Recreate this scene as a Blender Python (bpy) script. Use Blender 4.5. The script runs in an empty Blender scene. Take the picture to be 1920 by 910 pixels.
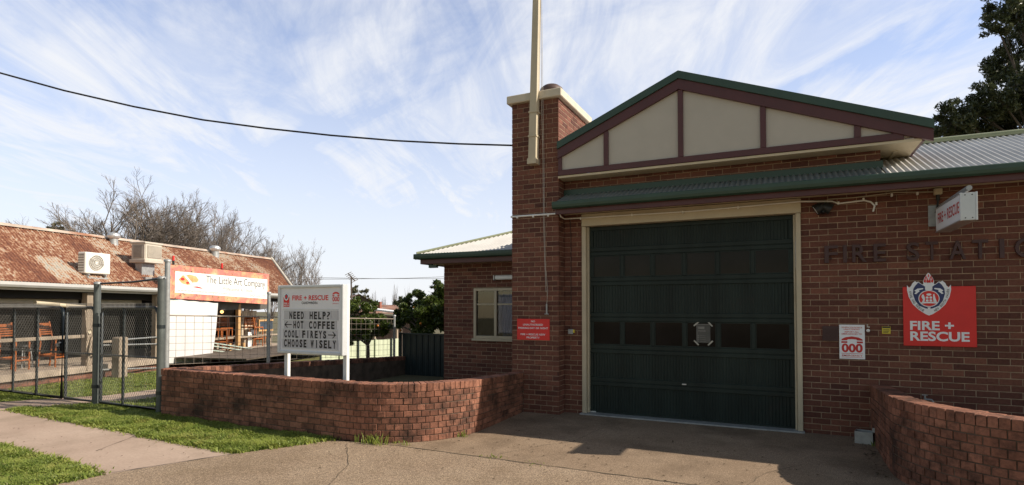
import bpy, math, random
import numpy as np
from mathutils import Vector, Matrix
from mathutils.geometry import tessellate_polygon
R = math.radians
random.seed(7); rng = np.random.default_rng(7)
scn = bpy.context.scene
COL = scn.collection

# ---------------------------------------------------------------- camera
YAW, PITCH, F, PX0, PY0, CAMZ = R(25.5), R(1.47), 1062.0, 960.0, 548.0, 1.85
cam_d = bpy.data.cameras.new('camera'); cam = bpy.data.objects.new('camera', cam_d); COL.objects.link(cam)
cam_d.sensor_width = 36; cam_d.lens = 36 * F / 1920; cam_d.shift_y = (PY0 - 455) / 1920
cam_d.clip_start = .05; cam_d.clip_end = 2000
cam.location = (0, 0, CAMZ); cam.rotation_euler = (math.pi / 2 + PITCH, 0, YAW)
scn.camera = cam
# ---------------------------------------------------------------- sun and sky
SUN = Vector((1.36, .40, 1.0)).normalized()
SUN_EL = math.asin(SUN.z); SUN_AZ = math.atan2(SUN.x, SUN.y)
sl = bpy.data.lights.new('sun', 'SUN'); so = bpy.data.objects.new('sun', sl); COL.objects.link(so)
sl.energy = 5.0; sl.angle = R(.5); sl.color = (1, .90, .76)
so.rotation_euler = SUN.to_track_quat('Z', 'Y').to_euler(); so.location = (20, 6, 30)
world = bpy.data.worlds.new('World'); scn.world = world; world.use_nodes = True
def build_world():
    nt = world.node_tree; N = nt.nodes; L = nt.links; N.clear()
    def nd(t, **k):
        n = N.new(t)
        for a, b in k.items(): setattr(n, a, b)
        return n
    def mth(op, a, b=None, clamp=False):
        n = nd('ShaderNodeMath', operation=op, use_clamp=clamp)
        for i, v in enumerate((a, b)):
            if v is None: continue
            if isinstance(v, (int, float)): n.inputs[i].default_value = v
            else: L.new(v, n.inputs[i])
        return n.outputs[0]
    out = nd('ShaderNodeOutputWorld'); bg = nd('ShaderNodeBackground')
    sky = nd('ShaderNodeTexSky'); sky.sky_type = 'NISHITA'; sky.sun_disc = False
    sky.sun_elevation = SUN_EL; sky.sun_rotation = SUN_AZ; sky.altitude = 300; sky.air_density = 1.0; sky.dust_density = .6; sky.ozone_density = 1.6
    tc = nd('ShaderNodeTexCoord'); sp = nd('ShaderNodeSeparateXYZ'); L.new(tc.outputs['Generated'], sp.inputs[0])
    z = mth('MAXIMUM', mth('ADD', sp.outputs[2], .06), .02)
    px = mth('DIVIDE', sp.outputs[0], z); py = mth('DIVIDE', sp.outputs[1], z)
    cb = nd('ShaderNodeCombineXYZ'); L.new(px, cb.inputs[0]); L.new(py, cb.inputs[1])
    def layer(rot, sc, det, rough, dist, lo, hi, loc=(0, 0, 0)):
        m = nd('ShaderNodeMapping', vector_type='TEXTURE'); m.inputs['Rotation'].default_value = (0, 0, -rot); m.inputs['Scale'].default_value = (1 / sc[0], 1 / sc[1], 1); m.inputs['Location'].default_value = loc
        L.new(cb.outputs[0], m.inputs[0])
        n = nd('ShaderNodeTexNoise'); n.inputs['Scale'].default_value = 1; n.inputs['Detail'].default_value = det
        n.inputs['Roughness'].default_value = rough; n.inputs['Distortion'].default_value = dist
        L.new(m.outputs[0], n.inputs['Vector'])
        r = nd('ShaderNodeMapRange'); r.interpolation_type = 'SMOOTHSTEP'; r.inputs[1].default_value = lo; r.inputs[2].default_value = hi
        L.new(n.outputs[0], r.inputs[0]); return r.outputs[0]
    ang = math.atan2(.795, -.656)
    streak = layer(-ang, (.30, .95, 1), 10, .60, .9, .36, .64, (.3, 1.7, 0))
    fine = layer(-ang + .22, (.75, 2.6, 1), 11, .66, 1.3, .32, .70, (4, 1, 0))
    broad = layer(-ang, (.30, .55, .55), 9, .62, .6, .30, .52, (2.6, .9, 3))
    m1 = mth('MULTIPLY', streak, mth('ADD', mth('MULTIPLY', fine, .40), .62))
    m2 = mth('MULTIPLY', broad, mth('ADD', mth('MULTIPLY', fine, .42), .52))
    m = mth('MAXIMUM', m1, m2)
    hz = nd('ShaderNodeMapRange'); hz.inputs[1].default_value = .0; hz.inputs[2].default_value = .58; hz.inputs[3].default_value = 1.0; hz.inputs[4].default_value = 0.0
    L.new(sp.outputs[2], hz.inputs[0])
    m = mth('MAXIMUM', m, hz.outputs[0]); m = mth('MULTIPLY', mth('ADD', mth('MULTIPLY', m, .97), .03), 1.0, True)
    # cirrus only ahead; unseen sky overhead and behind left clear to deepen the shade
    dt = nd('ShaderNodeVectorMath', operation='DOT_PRODUCT'); dt.inputs[1].default_value = (-.38, .92, 0); L.new(tc.outputs['Generated'], dt.inputs[0])
    g1 = nd('ShaderNodeMapRange'); g1.interpolation_type = 'SMOOTHSTEP'; g1.inputs[1].default_value = -.1; g1.inputs[2].default_value = .42; L.new(dt.outputs['Value'], g1.inputs[0])
    g2 = nd('ShaderNodeMapRange'); g2.interpolation_type = 'SMOOTHSTEP'; g2.inputs[1].default_value = .50; g2.inputs[2].default_value = .72; g2.inputs[3].default_value = 1; g2.inputs[4].default_value = 0; L.new(sp.outputs[2], g2.inputs[0])
    front = mth('MULTIPLY', g1.outputs[0], g2.outputs[0]); m = mth('MULTIPLY', m, mth('ADD', mth('MULTIPLY', front, .95), .05))
    sc = nd('ShaderNodeMixRGB', blend_type='MULTIPLY'); sc.inputs[0].default_value = 1; L.new(sky.outputs[0], sc.inputs[1])
    tint = nd('ShaderNodeMixRGB'); tint.inputs[1].default_value = (1.42, 1.16, .88, 1); tint.inputs[2].default_value = (1.08, 1.27, 1.60, 1); L.new(front, tint.inputs[0]); L.new(tint.outputs[0], sc.inputs[2])  # unseen rear sky tinted warm to set the fill in shaded parts
    mix = nd('ShaderNodeMixRGB'); mix.inputs[2].default_value = (7.25, 7.35, 7.6, 1)
    L.new(m, mix.inputs[0]); L.new(sc.outputs[0], mix.inputs[1])
    L.new(mix.outputs[0], bg.inputs[0]); bg.inputs[1].default_value = .1
    L.new(bg.outputs[0], out.inputs[0])
build_world()
vs = scn.view_settings
scn.display_settings.display_device = 'sRGB'
vs.view_transform = 'Standard'; vs.look = 'None'; vs.gamma = 1; vs.use_curve_mapping = False
vs.exposure = 0.36
scn.render.engine = 'CYCLES'; scn.cycles.max_bounces = 6; scn.cycles.transparent_max_bounces = 12
try: scn.cycles.use_denoising = True
except Exception: pass

# ---------------------------------------------------------------- geometry of the view
_cy, _sy, _cp, _sp = math.cos(YAW), math.sin(YAW), math.cos(PITCH), math.sin(PITCH)
RIGHT = Vector((_cy, _sy, 0)); FWD = Vector((-_sy * _cp, _cy * _cp, _sp)); UP = RIGHT.cross(FWD)
FLAT = Vector((-_sy, _cy, 0)); EYE = Vector((0, 0, CAMZ))
def ray(px, py): return FWD + RIGHT * ((px - PX0) / F) + UP * ((PY0 - py) / F)
def W(px, py, x=None, y=None, z=None, D=None):
    d = ray(px, py)
    if x is not None: t = x / d.x
    elif y is not None: t = y / d.y
    elif z is not None: t = (z - CAMZ) / d.z
    else: t = D / d.dot(FLAT)
    return EYE + d * t
# art shop frame: local x runs along its front, local y goes into it
SH_O = FLAT * 12.4 + RIGHT * (-.904 * 12.4)
SH_A = math.atan2(.972, -.2387)
SHOP = Matrix.Translation(SH_O) @ Matrix.Rotation(SH_A, 4, 'Z'); SHOP_I = SHOP.inverted()
def PXY(p):
    d = Vector(p) - EYE; k = F / d.dot(FWD); return PX0 + d.dot(RIGHT) * k, PY0 - d.dot(UP) * k
_e2 = SHOP.to_3x3() @ Vector((0, 1, 0))
def SP(px, py, w):
    d = ray(px, py); t = (w + (SH_O - EYE).dot(_e2)) / d.dot(_e2)
    return SHOP_I @ (EYE + d * t)

# ---------------------------------------------------------------- mesh builder
class MB:
    def __init__(s, xf=None): s.v = []; s.f = []; s.m = []; s.c = []; s.xf = xf; s.sm = []
    def add(s, vs, fs, mi=0, col=None, smooth=False):
        o = len(s.v)
        for p in vs:
            p = Vector(p); s.v.append(s.xf @ p if s.xf else p); s.c.append(col if col is not None else 1.0)
        for f in fs: s.f.append(tuple(i + o for i in f)); s.m.append(mi); s.sm.append(smooth)
    def box(s, a, b, mi=0, col=None, M=None):
        x0, y0, z0 = a; x1, y1, z1 = b
        V = [(x0, y0, z0), (x1, y0, z0), (x1, y1, z0), (x0, y1, z0), (x0, y0, z1), (x1, y0, z1), (x1, y1, z1), (x0, y1, z1)]
        if M: V = [M @ Vector(p) for p in V]
        s.add(V, [(0, 3, 2, 1), (4, 5, 6, 7), (0, 1, 5, 4), (1, 2, 6, 5), (2, 3, 7, 6), (3, 0, 4, 7)], mi, col)
    def bbox(s, a, b, bev=.006, mi=0, M=None):      # box with chamfered vertical and horizontal edges
        x0, y0, z0 = a; x1, y1, z1 = b; e = min(bev, (x1 - x0) * .3, (y1 - y0) * .3, (z1 - z0) * .3)
        V = []; idx = {}
        for ix, (x, sx) in enumerate(((x0, 1), (x1, -1))):
            for iy, (y, sy_) in enumerate(((y0, 1), (y1, -1))):
                for iz, (z, sz) in enumerate(((z0, 1), (z1, -1))):
                    for k, p in enumerate(((x, y + sy_ * e, z + sz * e), (x + sx * e, y, z + sz * e), (x + sx * e, y + sy_ * e, z))):
                        idx[(ix, iy, iz, k)] = len(V); V.append(Vector(p))
        g = lambda a_, k: idx[(*a_, k)]
        Fs = []
        for i in (0, 1):
            q = [(i, 0, 0), (i, 1, 0), (i, 1, 1), (i, 0, 1)]; Fs.append([g(c, 0) for c in (q if i else q[::-1])][::-1] if not i else [g(c, 0) for c in q])
            q = [(0, i, 0), (1, i, 0), (1, i, 1), (0, i, 1)]; Fs.append([g(c, 1) for c in q] if not i else [g(c, 1) for c in q[::-1]])
            q = [(0, 0, i), (1, 0, i), (1, 1, i), (0, 1, i)]; Fs.append([g(c, 2) for c in q] if i else [g(c, 2) for c in q[::-1]])
        for i in (0, 1):
            for j in (0, 1):
                Fs.append([g((i, j, 0), 0), g((i, j, 1), 0), g((i, j, 1), 1), g((i, j, 0), 1)])
                Fs.append([g((i, 0, j), 0), g((i, 1, j), 0), g((i, 1, j), 2), g((i, 0, j), 2)])
                Fs.append([g((0, i, j), 1), g((1, i, j), 1), g((1, i, j), 2), g((0, i, j), 2)])
                for k in (0, 1): Fs.append([g((i, j, k), 0), g((i, j, k), 1), g((i, j, k), 2)])
        if M: V = [M @ p for p in V]
        s.add(V, Fs, mi)
    def tube(s, pts, r, n=8, mi=0, cap=True, r2=None, smooth=True, col=None):
        pts = [Vector(p) for p in pts]; k = len(pts); V = []; Fs = []
        for i, p in enumerate(pts):
            d = (pts[min(i + 1, k - 1)] - pts[max(i - 1, 0)]).normalized()
            a = d.cross(Vector((0, 0, 1)) if abs(d.z) < .95 else Vector((1, 0, 0))).normalized(); b = d.cross(a)
            rr = r[i] if isinstance(r, (list, tuple)) else (r if r2 is None else r + (r2 - r) * i / max(1, k - 1))
            for j in range(n):
                t = 2 * math.pi * j / n; V.append(p + a * (rr * math.cos(t)) + b * (rr * math.sin(t)))
        for i in range(k - 1):
            for j in range(n): Fs.append((i * n + j, i * n + (j + 1) % n, (i + 1) * n + (j + 1) % n, (i + 1) * n + j))
        s.add(V, Fs, mi, col, smooth)
        if cap: s.add(V[:n], [tuple(range(n))], mi, col); s.add(V[-n:], [tuple(range(n))[::-1]], mi, col)
    def prism(s, poly, f, mi=0, depth=None, col=None):
        """poly: 2D outline; f(a,b)->point; depth: Vector of the extrusion (outline face shifted by it)"""
        P = [Vector((a, b, 0)) for a, b in poly]
        tri = tessellate_polygon([P]); n = len(P)
        top = [Vector(f(a, b)) for a, b in poly]
        if depth is None: s.add(top, [tuple(t) for t in tri], mi, col); return
        bot = [p + Vector(depth) for p in top]
        s.add(top + bot, [tuple(t) for t in tri] + [tuple(i + n for i in t[::-1]) for t in tri] + [(i, (i + 1) % n, (i + 1) % n + n, i + n) for i in range(n)], mi, col)
    def lathe(s, prof, c, n=16, mi=0, smooth=True, M=None):
        V = []; Fs = []; c = Vector(c)
        for r, z in prof:
            for j in range(n):
                t = 2 * math.pi * j / n; p = Vector((r * math.cos(t), r * math.sin(t), z)); p = (M @ p) if M else p; V.append(c + p)
        for i in range(len(prof) - 1):
            for j in range(n): Fs.append((i * n + j, i * n + (j + 1) % n, (i + 1) * n + (j + 1) % n, (i + 1) * n + j))
        s.add(V, Fs, mi, None, smooth)

def mesh_of(name, mb, mats, inv):
    me = bpy.data.meshes.new(name)
    V = [inv @ p for p in mb.v] if inv else mb.v
    me.from_pydata([tuple(p) for p in V], [], mb.f)
    mats = mats if isinstance(mats, (list, tuple)) else [mats]
    for m in mats: me.materials.append(m)
    if len(mats) > 1: me.polygons.foreach_set('material_index', mb.m)
    me.polygons.foreach_set('use_smooth', mb.sm)
    if any(c != 1.0 for c in mb.c):
        ca = me.color_attributes.new('Col', 'FLOAT_COLOR', 'POINT')
        ca.data.foreach_set('color', np.repeat(np.array(mb.c, 'f4'), 4))
    me.update(); return me
ROOT = {}
def props(o, label=None, cat=None, group=None, kind=None):
    for k, v in (('label', label), ('category', cat), ('group', group), ('kind', kind)):
        if v: o[k] = v
    return o
def thing(name, label, cat, loc=(0, 0, 0), rotz=0, group=None):
    o = bpy.data.objects.new(name, None); COL.objects.link(o); o.empty_display_size = .1
    o.location = loc; o.rotation_euler = (0, 0, rotz); props(o, label, cat, group)
    ROOT[o.name] = (Matrix.Translation(Vector(loc)) @ Matrix.Rotation(rotz, 4, 'Z')).inverted()
    return o
def part(name, mb, mat, parent, label=None):
    inv = ROOT[parent.name]; o = bpy.data.objects.new(name, mesh_of(name, mb, mat, inv)); COL.objects.link(o)
    o.parent = parent; ROOT[o.name] = inv
    if label: o['label'] = label
    return o
def solo(name, mb, mat, label=None, cat=None, group=None, kind=None):
    a = np.array([tuple(p) for p in mb.v]); c = Vector(((a[:, 0].min() + a[:, 0].max()) / 2, (a[:, 1].min() + a[:, 1].max()) / 2, a[:, 2].min()))
    if kind == 'structure': c = Vector((0, 0, 0))
    o = bpy.data.objects.new(name, mesh_of(name, mb, mat, Matrix.Translation(c).inverted())); COL.objects.link(o); o.location = c
    ROOT[o.name] = Matrix.Translation(c).inverted()
    return props(o, label, cat, group, kind)
def dup(root, loc, rotz=None, label=None):
    r = root.copy(); COL.objects.link(r); r.location = loc
    if rotz is not None: r.rotation_euler = (0, 0, rotz)
    if label: r['label'] = label
    for ch in list(root.children):
        c = ch.copy(); COL.objects.link(c); c.parent = r
        for g in list(ch.children):
            d = g.copy(); COL.objects.link(d); d.parent = c
    return r
_fc = {}
def glyphs(s, bold=0.0, shear=0.0):
    key = (s, bold, shear)
    if key not in _fc:
        cu = bpy.data.curves.new('t', 'FONT'); cu.body = s; cu.offset = bold; cu.shear = shear; cu.resolution_u = 4; cu.fill_mode = 'FRONT'
        ob = bpy.data.objects.new('t', cu); me = bpy.data.meshes.new_from_object(ob)
        V = np.array([tuple(v.co)[:2] for v in me.vertices]); Fs = [tuple(p.vertices) for p in me.polygons]
        bpy.data.objects.remove(ob); bpy.data.curves.remove(cu); bpy.data.meshes.remove(me)
        lo, hi = V.min(0), V.max(0); _fc[key] = ((V - lo) / (hi - lo), Fs, (hi - lo))
    return _fc[key]
def text(mb, s, f, box, mi=0, bold=0.0, depth=None, shear=0.0):
    """lettering s stretched into box (a0,b0,a1,b1) of the surface map f(a,b)->point"""
    V, Fs, _ = glyphs(s, bold, shear); a0, b0, a1, b1 = box
    P = [Vector(f(a0 + (a1 - a0) * p[0], b0 + (b1 - b0) * p[1])) for p in V]
    if depth is None: mb.add(P, Fs, mi)
    else:
        d = Vector(depth); n = len(P); ed = {}
        for fc in Fs:
            for i in range(len(fc)):
                e = (fc[i], fc[(i + 1) % len(fc)]); ed[e] = 1
        rim = [e for e in ed if (e[1], e[0]) not in ed]
        mb.add(P + [p + d for p in P], Fs + [tuple(i + n for i in fc[::-1]) for fc in Fs] + [(a, a + n, b + n, b) for a, b in rim], mi)
def lerp(a, b, t): return a + (b - a) * t
def quadmap(TL, TR, BR, BL, off=None):
    TL, TR, BR, BL = map(Vector, (TL, TR, BR, BL)); off = Vector(off) if off else Vector((0, 0, 0))
    return lambda a, b: lerp(lerp(BL, BR, a), lerp(TL, TR, a), b) + off
def rect(a0, b0, a1, b1): return [(a0, b0), (a1, b0), (a1, b1), (a0, b1)]
def ell(cx, cy, rx, ry, n=24, t0=0, t1=2 * math.pi): return [(cx + rx * math.cos(t0 + (t1 - t0) * i / n), cy + ry * math.sin(t0 + (t1 - t0) * i / n)) for i in range(n + (0 if t1 - t0 > 6.28 else 1))]

# ---------------------------------------------------------------- materials
def newmat(name):
    m = bpy.data.materials.new(name); m.use_nodes = True; nt = m.node_tree; b = nt.nodes['Principled BSDF']; return m, nt, b
def NZ(nt, vec, scale, det=5, rough=.55, mapscale=None, rot=None):
    n = nt.nodes.new('ShaderNodeTexNoise'); n.inputs['Scale'].default_value = scale; n.inputs['Detail'].default_value = det; n.inputs['Roughness'].default_value = rough
    if mapscale or rot:
        mp = nt.nodes.new('ShaderNodeMapping')
        if mapscale: mp.inputs['Scale'].default_value = mapscale
        if rot: mp.inputs['Rotation'].default_value = rot
        nt.links.new(vec, mp.inputs[0]); vec = mp.outputs[0]
    nt.links.new(vec, n.inputs['Vector']); return n.outputs[0]
def RAMP(nt, fac, stops):
    r = nt.nodes.new('ShaderNodeValToRGB'); e = r.color_ramp.elements
    while len(e) < len(stops): e.new(.5)
    for x, (p, c) in zip(e, stops): x.position = p; x.color = (*c, 1) if len(c) == 3 else c
    nt.links.new(fac, r.inputs[0]); return r.outputs[0]
def MIX(nt, fac, a, b, mode='MIX'):
    n = nt.nodes.new('ShaderNodeMixRGB'); n.blend_type = mode
    for i, v in enumerate((fac, a, b)):
        if isinstance(v, (int, float)): n.inputs[i].default_value = v
        elif isinstance(v, tuple): n.inputs[i].default_value = (*v, 1)
        else: nt.links.new(v, n.inputs[i])
    return n.outputs[0]
def BUMP(nt, b, h, strength=.3, dist=.01):
    n = nt.nodes.new('ShaderNodeBump'); n.inputs['Strength'].default_value = strength; n.inputs['Distance'].default_value = dist
    nt.links.new(h, n.inputs['Height']); nt.links.new(n.outputs[0], b.inputs['Normal'])
def COORD(nt, which='Object'):
    return nt.nodes.new('ShaderNodeTexCoord').outputs[which]
def P(name, c, rough=.6, metal=0.0, var=.18, scale=6, bump=0.0, bscale=60, dirt=None, spec=.5, mapscale=None):
    m, nt, b = newmat(name); v = COORD(nt)
    n = NZ(nt, v, scale, 6, .6, mapscale)
    lo = tuple(x * (1 - var) for x in c); hi = tuple(min(1, x * (1 + var)) for x in c)
    col = RAMP(nt, n, [(.3, lo), (.7, hi)])
    if dirt:
        d = NZ(nt, v, scale * .45, 7, .65); f = RAMP(nt, d, [(dirt[1], (0, 0, 0)), (dirt[1] + .16, (1, 1, 1))]); col = MIX(nt, f, col, dirt[0])
    nt.links.new(col, b.inputs['Base Color'])
    b.inputs['Roughness'].default_value = rough; b.inputs['Metallic'].default_value = metal; b.inputs['Specular IOR Level'].default_value = spec
    if bump: BUMP(nt, b, NZ(nt, v, bscale, 4, .6), bump, .01)
    return m
def brick_mat(name, c_dark, c_light, soot=(.02, .016, .014), soot_at=.56, rough=.85, soot_amt=1.0, sscale=1.7):
    m, nt, b = newmat(name); v = COORD(nt)
    at = nt.nodes.new('ShaderNodeAttribute'); at.attribute_name = 'Col'
    col = RAMP(nt, at.outputs['Fac'], [(0, c_dark), (.55, tuple((x + y) / 2 for x, y in zip(c_dark, c_light))), (1, c_light)])
    col = MIX(nt, .6, col, RAMP(nt, NZ(nt, v, 30, 7, .72), [(.3, (.35, .33, .32)), (.7, (1.1, 1.08, 1.05))]), 'MULTIPLY')
    f = RAMP(nt, NZ(nt, v, sscale, 9, .70), [(soot_at, (0, 0, 0)), (soot_at + .17, (soot_amt,) * 3)])
    col = MIX(nt, f, col, soot)
    f2 = RAMP(nt, NZ(nt, v, sscale * 4.5, 8, .7), [(soot_at + .02, (0, 0, 0)), (soot_at + .2, (soot_amt * .8,) * 3)])
    col = MIX(nt, f2, col, soot)
    w = RAMP(nt, NZ(nt, v, 5.5, 8, .72), [(.68, (0, 0, 0)), (.84, (.3, .3, .3))]); col = MIX(nt, w, col, (.42, .33, .26))
    nt.links.new(col, b.inputs['Base Color']); b.inputs['Roughness'].default_value = rough; b.inputs['Specular IOR Level'].default_value = .25
    BUMP(nt, b, NZ(nt, v, 90, 5, .7), .5, .006); return m
M = {}
M['brick'] = brick_mat('station_brick', (.112, .046, .036), (.235, .098, .068), soot_at=.64, soot_amt=.5)
M['mortar'] = P('mortar', (.335, .235, .16), .95, bump=.4, var=.25, scale=9)
M['pbrick'] = brick_mat('parapet_brick', (.22, .095, .062), (.40, .182, .120), soot_at=.47, soot_amt=.8)
M['pmortar'] = P('parapet_mortar', (.10, .072, .052), .95, bump=.4, var=.5, scale=5)
M['cream'] = P('cream_paint', (.50, .43, .31), .5, var=.08, scale=3, dirt=((.33, .27, .18), .62))
M['panel'] = P('stucco_panel', (.47, .435, .38), .8, var=.05, scale=2, bump=.15, bscale=150)
M['soffit'] = P('soffit_paint', (.56, .48, .33), .6, var=.1, scale=2, dirt=((.36, .29, .17), .6))
M['maroon'] = P('maroon_paint', (.080, .022, .023), .45, var=.12, scale=3)
M['green'] = P('green_paint', (.030, .064, .045), .45, var=.12, scale=3)
M['pale_green'] = P('pale_green_cap', (.27, .29, .18), .5, var=.1)
M['roof'] = P('pale_sheeting', (.56, .545, .52), .5, .15, var=.1, scale=2.2, dirt=((.42, .40, .36), .6))
M['roof_shade'] = P('shaded_roof_sheeting', (.16, .17, .155), .55, var=.15, scale=2.2)  # roof sheeting with the shade over the door put into a darker colour
M['door'] = P('door_green', (.015, .024, .021), .5, var=.35, scale=3, spec=.25, mapscale=(1, 1, .18), dirt=((.024, .026, .022), .6))
M['door_glass'] = P('door_glass', (.013, .010, .010), .10, var=.5, scale=1.3, spec=.14)
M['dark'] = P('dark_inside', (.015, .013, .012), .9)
M['white'] = P('white_paint', (.78, .78, .76), .45, var=.05, scale=3)
M['alu'] = P('aluminium', (.55, .56, .57), .4, .6, var=.06)
M['silver'] = P('silver_frame', (.62, .64, .66), .45, .2, var=.05)
M['offwhite'] = P('board_white', (.76, .76, .80), .4, var=.04, scale=2)
M['black'] = P('black', (.012, .012, .012), .5)
M['ink'] = P('ink', (.02, .018, .018), .6)
M['red'] = P('sign_red', (.70, .022, .020), .42, var=.07, scale=2)
M['redink'] = P('red_ink', (.55, .02, .018), .5)
M['blue'] = P('crest_blue', (.018, .032, .13), .45)
M['signwhite'] = P('sign_white', (.84, .86, .90), .45, var=.03)
M['greytext'] = P('grey_text', (.26, .25, .25), .6)
M['letter'] = P('letter_brown', (.060, .026, .026), .55, var=.15)
M['yellow'] = P('yellow', (.62, .50, .05), .5)
M['steel'] = P('gate_steel', (.028, .036, .040), .4, .3, var=.2, scale=10)
M['galv'] = P('galvanised', (.34, .35, .35), .5, .35, var=.2, scale=12)
M['wire'] = P('fence_wire', (.25, .24, .22), .5, .4, var=.2)
M['mesh_wire'] = P('mesh_wire', (.30, .25, .20), .6, .2, var=.25, scale=3)
M['concrete_cap'] = P('cap_paint', (.56, .50, .40), .7, var=.12, scale=4, dirt=((.33, .29, .22), .62), bump=.2)
M['terracotta'] = P('flue_pot', (.085, .052, .045), .6, var=.3, scale=9)
M['timber'] = P('weathered_timber', (.30, .24, .18), .85, var=.35, scale=7, mapscale=(1, 1, .15), bump=.4, bscale=25)
M['deck'] = P('deck_timber', (.36, .29, .225), .85, var=.25, scale=5, bump=.2)
M['stool'] = P('stool_wood', (.33, .10, .028), .35, var=.25, scale=9, mapscale=(1, 1, .2))
M['pine'] = P('pine_wood', (.50, .30, .13), .5, var=.2, scale=9)
M['tarp'] = P('white_blind', (.60, .595, .59), .6, var=.03, scale=1.5, bump=.25, bscale=3)
M['canvas'] = P('grey_canvas', (.12, .11, .10), .8, var=.15)
M['ac'] = P('ac_casing', (.70, .68, .63), .45, var=.05)
M['beige'] = P('cooler_casing', (.50, .45, .38), .55, var=.08)
M['grille'] = P('grille', (.30, .27, .23), .6)
M['colorbond'] = P('dark_green_sheet', (.022, .033, .033), .4, var=.12)
M['pale_fence'] = P('pale_green_sheet', (.50, .55, .40), .5, var=.08)
M['bark'] = P('bare_bark', (.19, .16, .14), .9, var=.3, scale=3)
M['bark2'] = P('dark_bark', (.09, .07, .055), .9, var=.3, scale=3)
M['cord'] = P('cable_black', (.012, .012, .013), .6)
M['rope'] = P('halyard_rope', (.50, .47, .42), .8)
M['curtain'] = P('blue_curtain', (.20, .26, .40), .8, var=.15, scale=4)
M['paper'] = P('poster_paper', (.085, .082, .075), .6)
M['orange'] = P('orange_skin', (.62, .20, .02), .5)
M['tin'] = P('gutter_white', (.46, .46, .45), .45, var=.06)

def leaf_mat(name, dark, light, rough=.42, trans=.25, straw=None):
    m, nt, b = newmat(name); v = COORD(nt)
    col = RAMP(nt, NZ(nt, v, 3.2, 4, .7), [(.32, dark), (.68, light)])
    if straw:
        col = MIX(nt, RAMP(nt, NZ(nt, v, 1.6, 7, .7), [(.54, (0, 0, 0)), (.70, (.75,) * 3)]), col, straw)
        col = MIX(nt, RAMP(nt, NZ(nt, v, 40, 3, .6), [(.58, (0, 0, 0)), (.66, (.7,) * 3)]), col, straw)
    nt.links.new(col, b.inputs['Base Color']); b.inputs['Roughness'].default_value = rough
    tr = nt.nodes.new('ShaderNodeBsdfTranslucent'); nt.links.new(col, tr.inputs[0])
    mx = nt.nodes.new('ShaderNodeMixShader'); mx.inputs[0].default_value = trans
    nt.links.new(b.outputs[0], mx.inputs[1]); nt.links.new(tr.outputs[0], mx.inputs[2]); nt.links.new(mx.outputs[0], nt.nodes['Material Output'].inputs[0]); return m
M['grass'] = leaf_mat('grass_blade', (.155, .225, .036), (.37, .42, .09), .5, .45, straw=(.40, .33, .13))
M['leaf'] = leaf_mat('evergreen_leaf', (.030, .042, .018), (.105, .12, .052), .33, .3)
M['citrus'] = leaf_mat('citrus_leaf', (.032, .058, .012), (.125, .165, .030), .32, .3)

def glass_mat():
    m, nt, b = newmat('window_glass'); out = nt.nodes['Material Output']
    tr = nt.nodes.new('ShaderNodeBsdfTransparent'); tr.inputs[0].default_value = (.55, .58, .62, 1)
    gl = nt.nodes.new('ShaderNodeBsdfGlossy'); gl.inputs['Roughness'].default_value = .02
    mx = nt.nodes.new('ShaderNodeMixShader'); mx.inputs[0].default_value = .07
    nt.links.new(tr.outputs[0], mx.inputs[1]); nt.links.new(gl.outputs[0], mx.inputs[2]); nt.links.new(mx.outputs[0], out.inputs[0]); return m
M['glass'] = glass_mat()
def rust_mat():
    m, nt, b = newmat('rusty_sheeting'); v = COORD(nt)
    big = NZ(nt, v, .55, 5, .6); st = NZ(nt, v, 1.0, 7, .7, (9, 1.6, 1.6)); fine = NZ(nt, v, 1.0, 8, .75, (26, 7, 7))
    sep = nt.nodes.new('ShaderNodeSeparateXYZ'); nt.links.new(v, sep.inputs[0])
    wv = nt.nodes.new('ShaderNodeTexWhiteNoise'); wv.noise_dimensions = '2D'
    fl = nt.nodes.new('ShaderNodeVectorMath'); fl.operation = 'FLOOR'
    mp = nt.nodes.new('ShaderNodeMapping'); mp.inputs['Scale'].default_value = (1 / .76, 1 / 1.15, 1); mp.inputs['Location'].default_value = (.2, .12, 0)
    nt.links.new(v, mp.inputs[0]); nt.links.new(mp.outputs[0], fl.inputs[0]); nt.links.new(fl.outputs[0], wv.inputs[0])
    def ma(op, a, b_):
        n = nt.nodes.new('ShaderNodeMath'); n.operation = op
        for i, x in enumerate((a, b_)):
            if isinstance(x, float): n.inputs[i].default_value = x
            else: nt.links.new(x, n.inputs[i])
        return n.outputs[0]
    t = ma('ADD', ma('MULTIPLY', big, .60), ma('MULTIPLY', st, .55)); t = ma('ADD', t, ma('MULTIPLY', fine, 1.05)); t = ma('ADD', t, ma('MULTIPLY', wv.outputs[0], .16))
    t = ma('MULTIPLY', t, .452)
    col = RAMP(nt, t, [(.40, (.26, .26, .235)), (.47, (.42, .385, .325)), (.50, (.42, .27, .17)), (.535, (.22, .085, .044)), (.64, (.10, .04, .028))])
    nt.links.new(col, b.inputs['Base Color']); b.inputs['Roughness'].default_value = .7; b.inputs['Metallic'].default_value = .0
    return m
M['rust'] = rust_mat()
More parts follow.
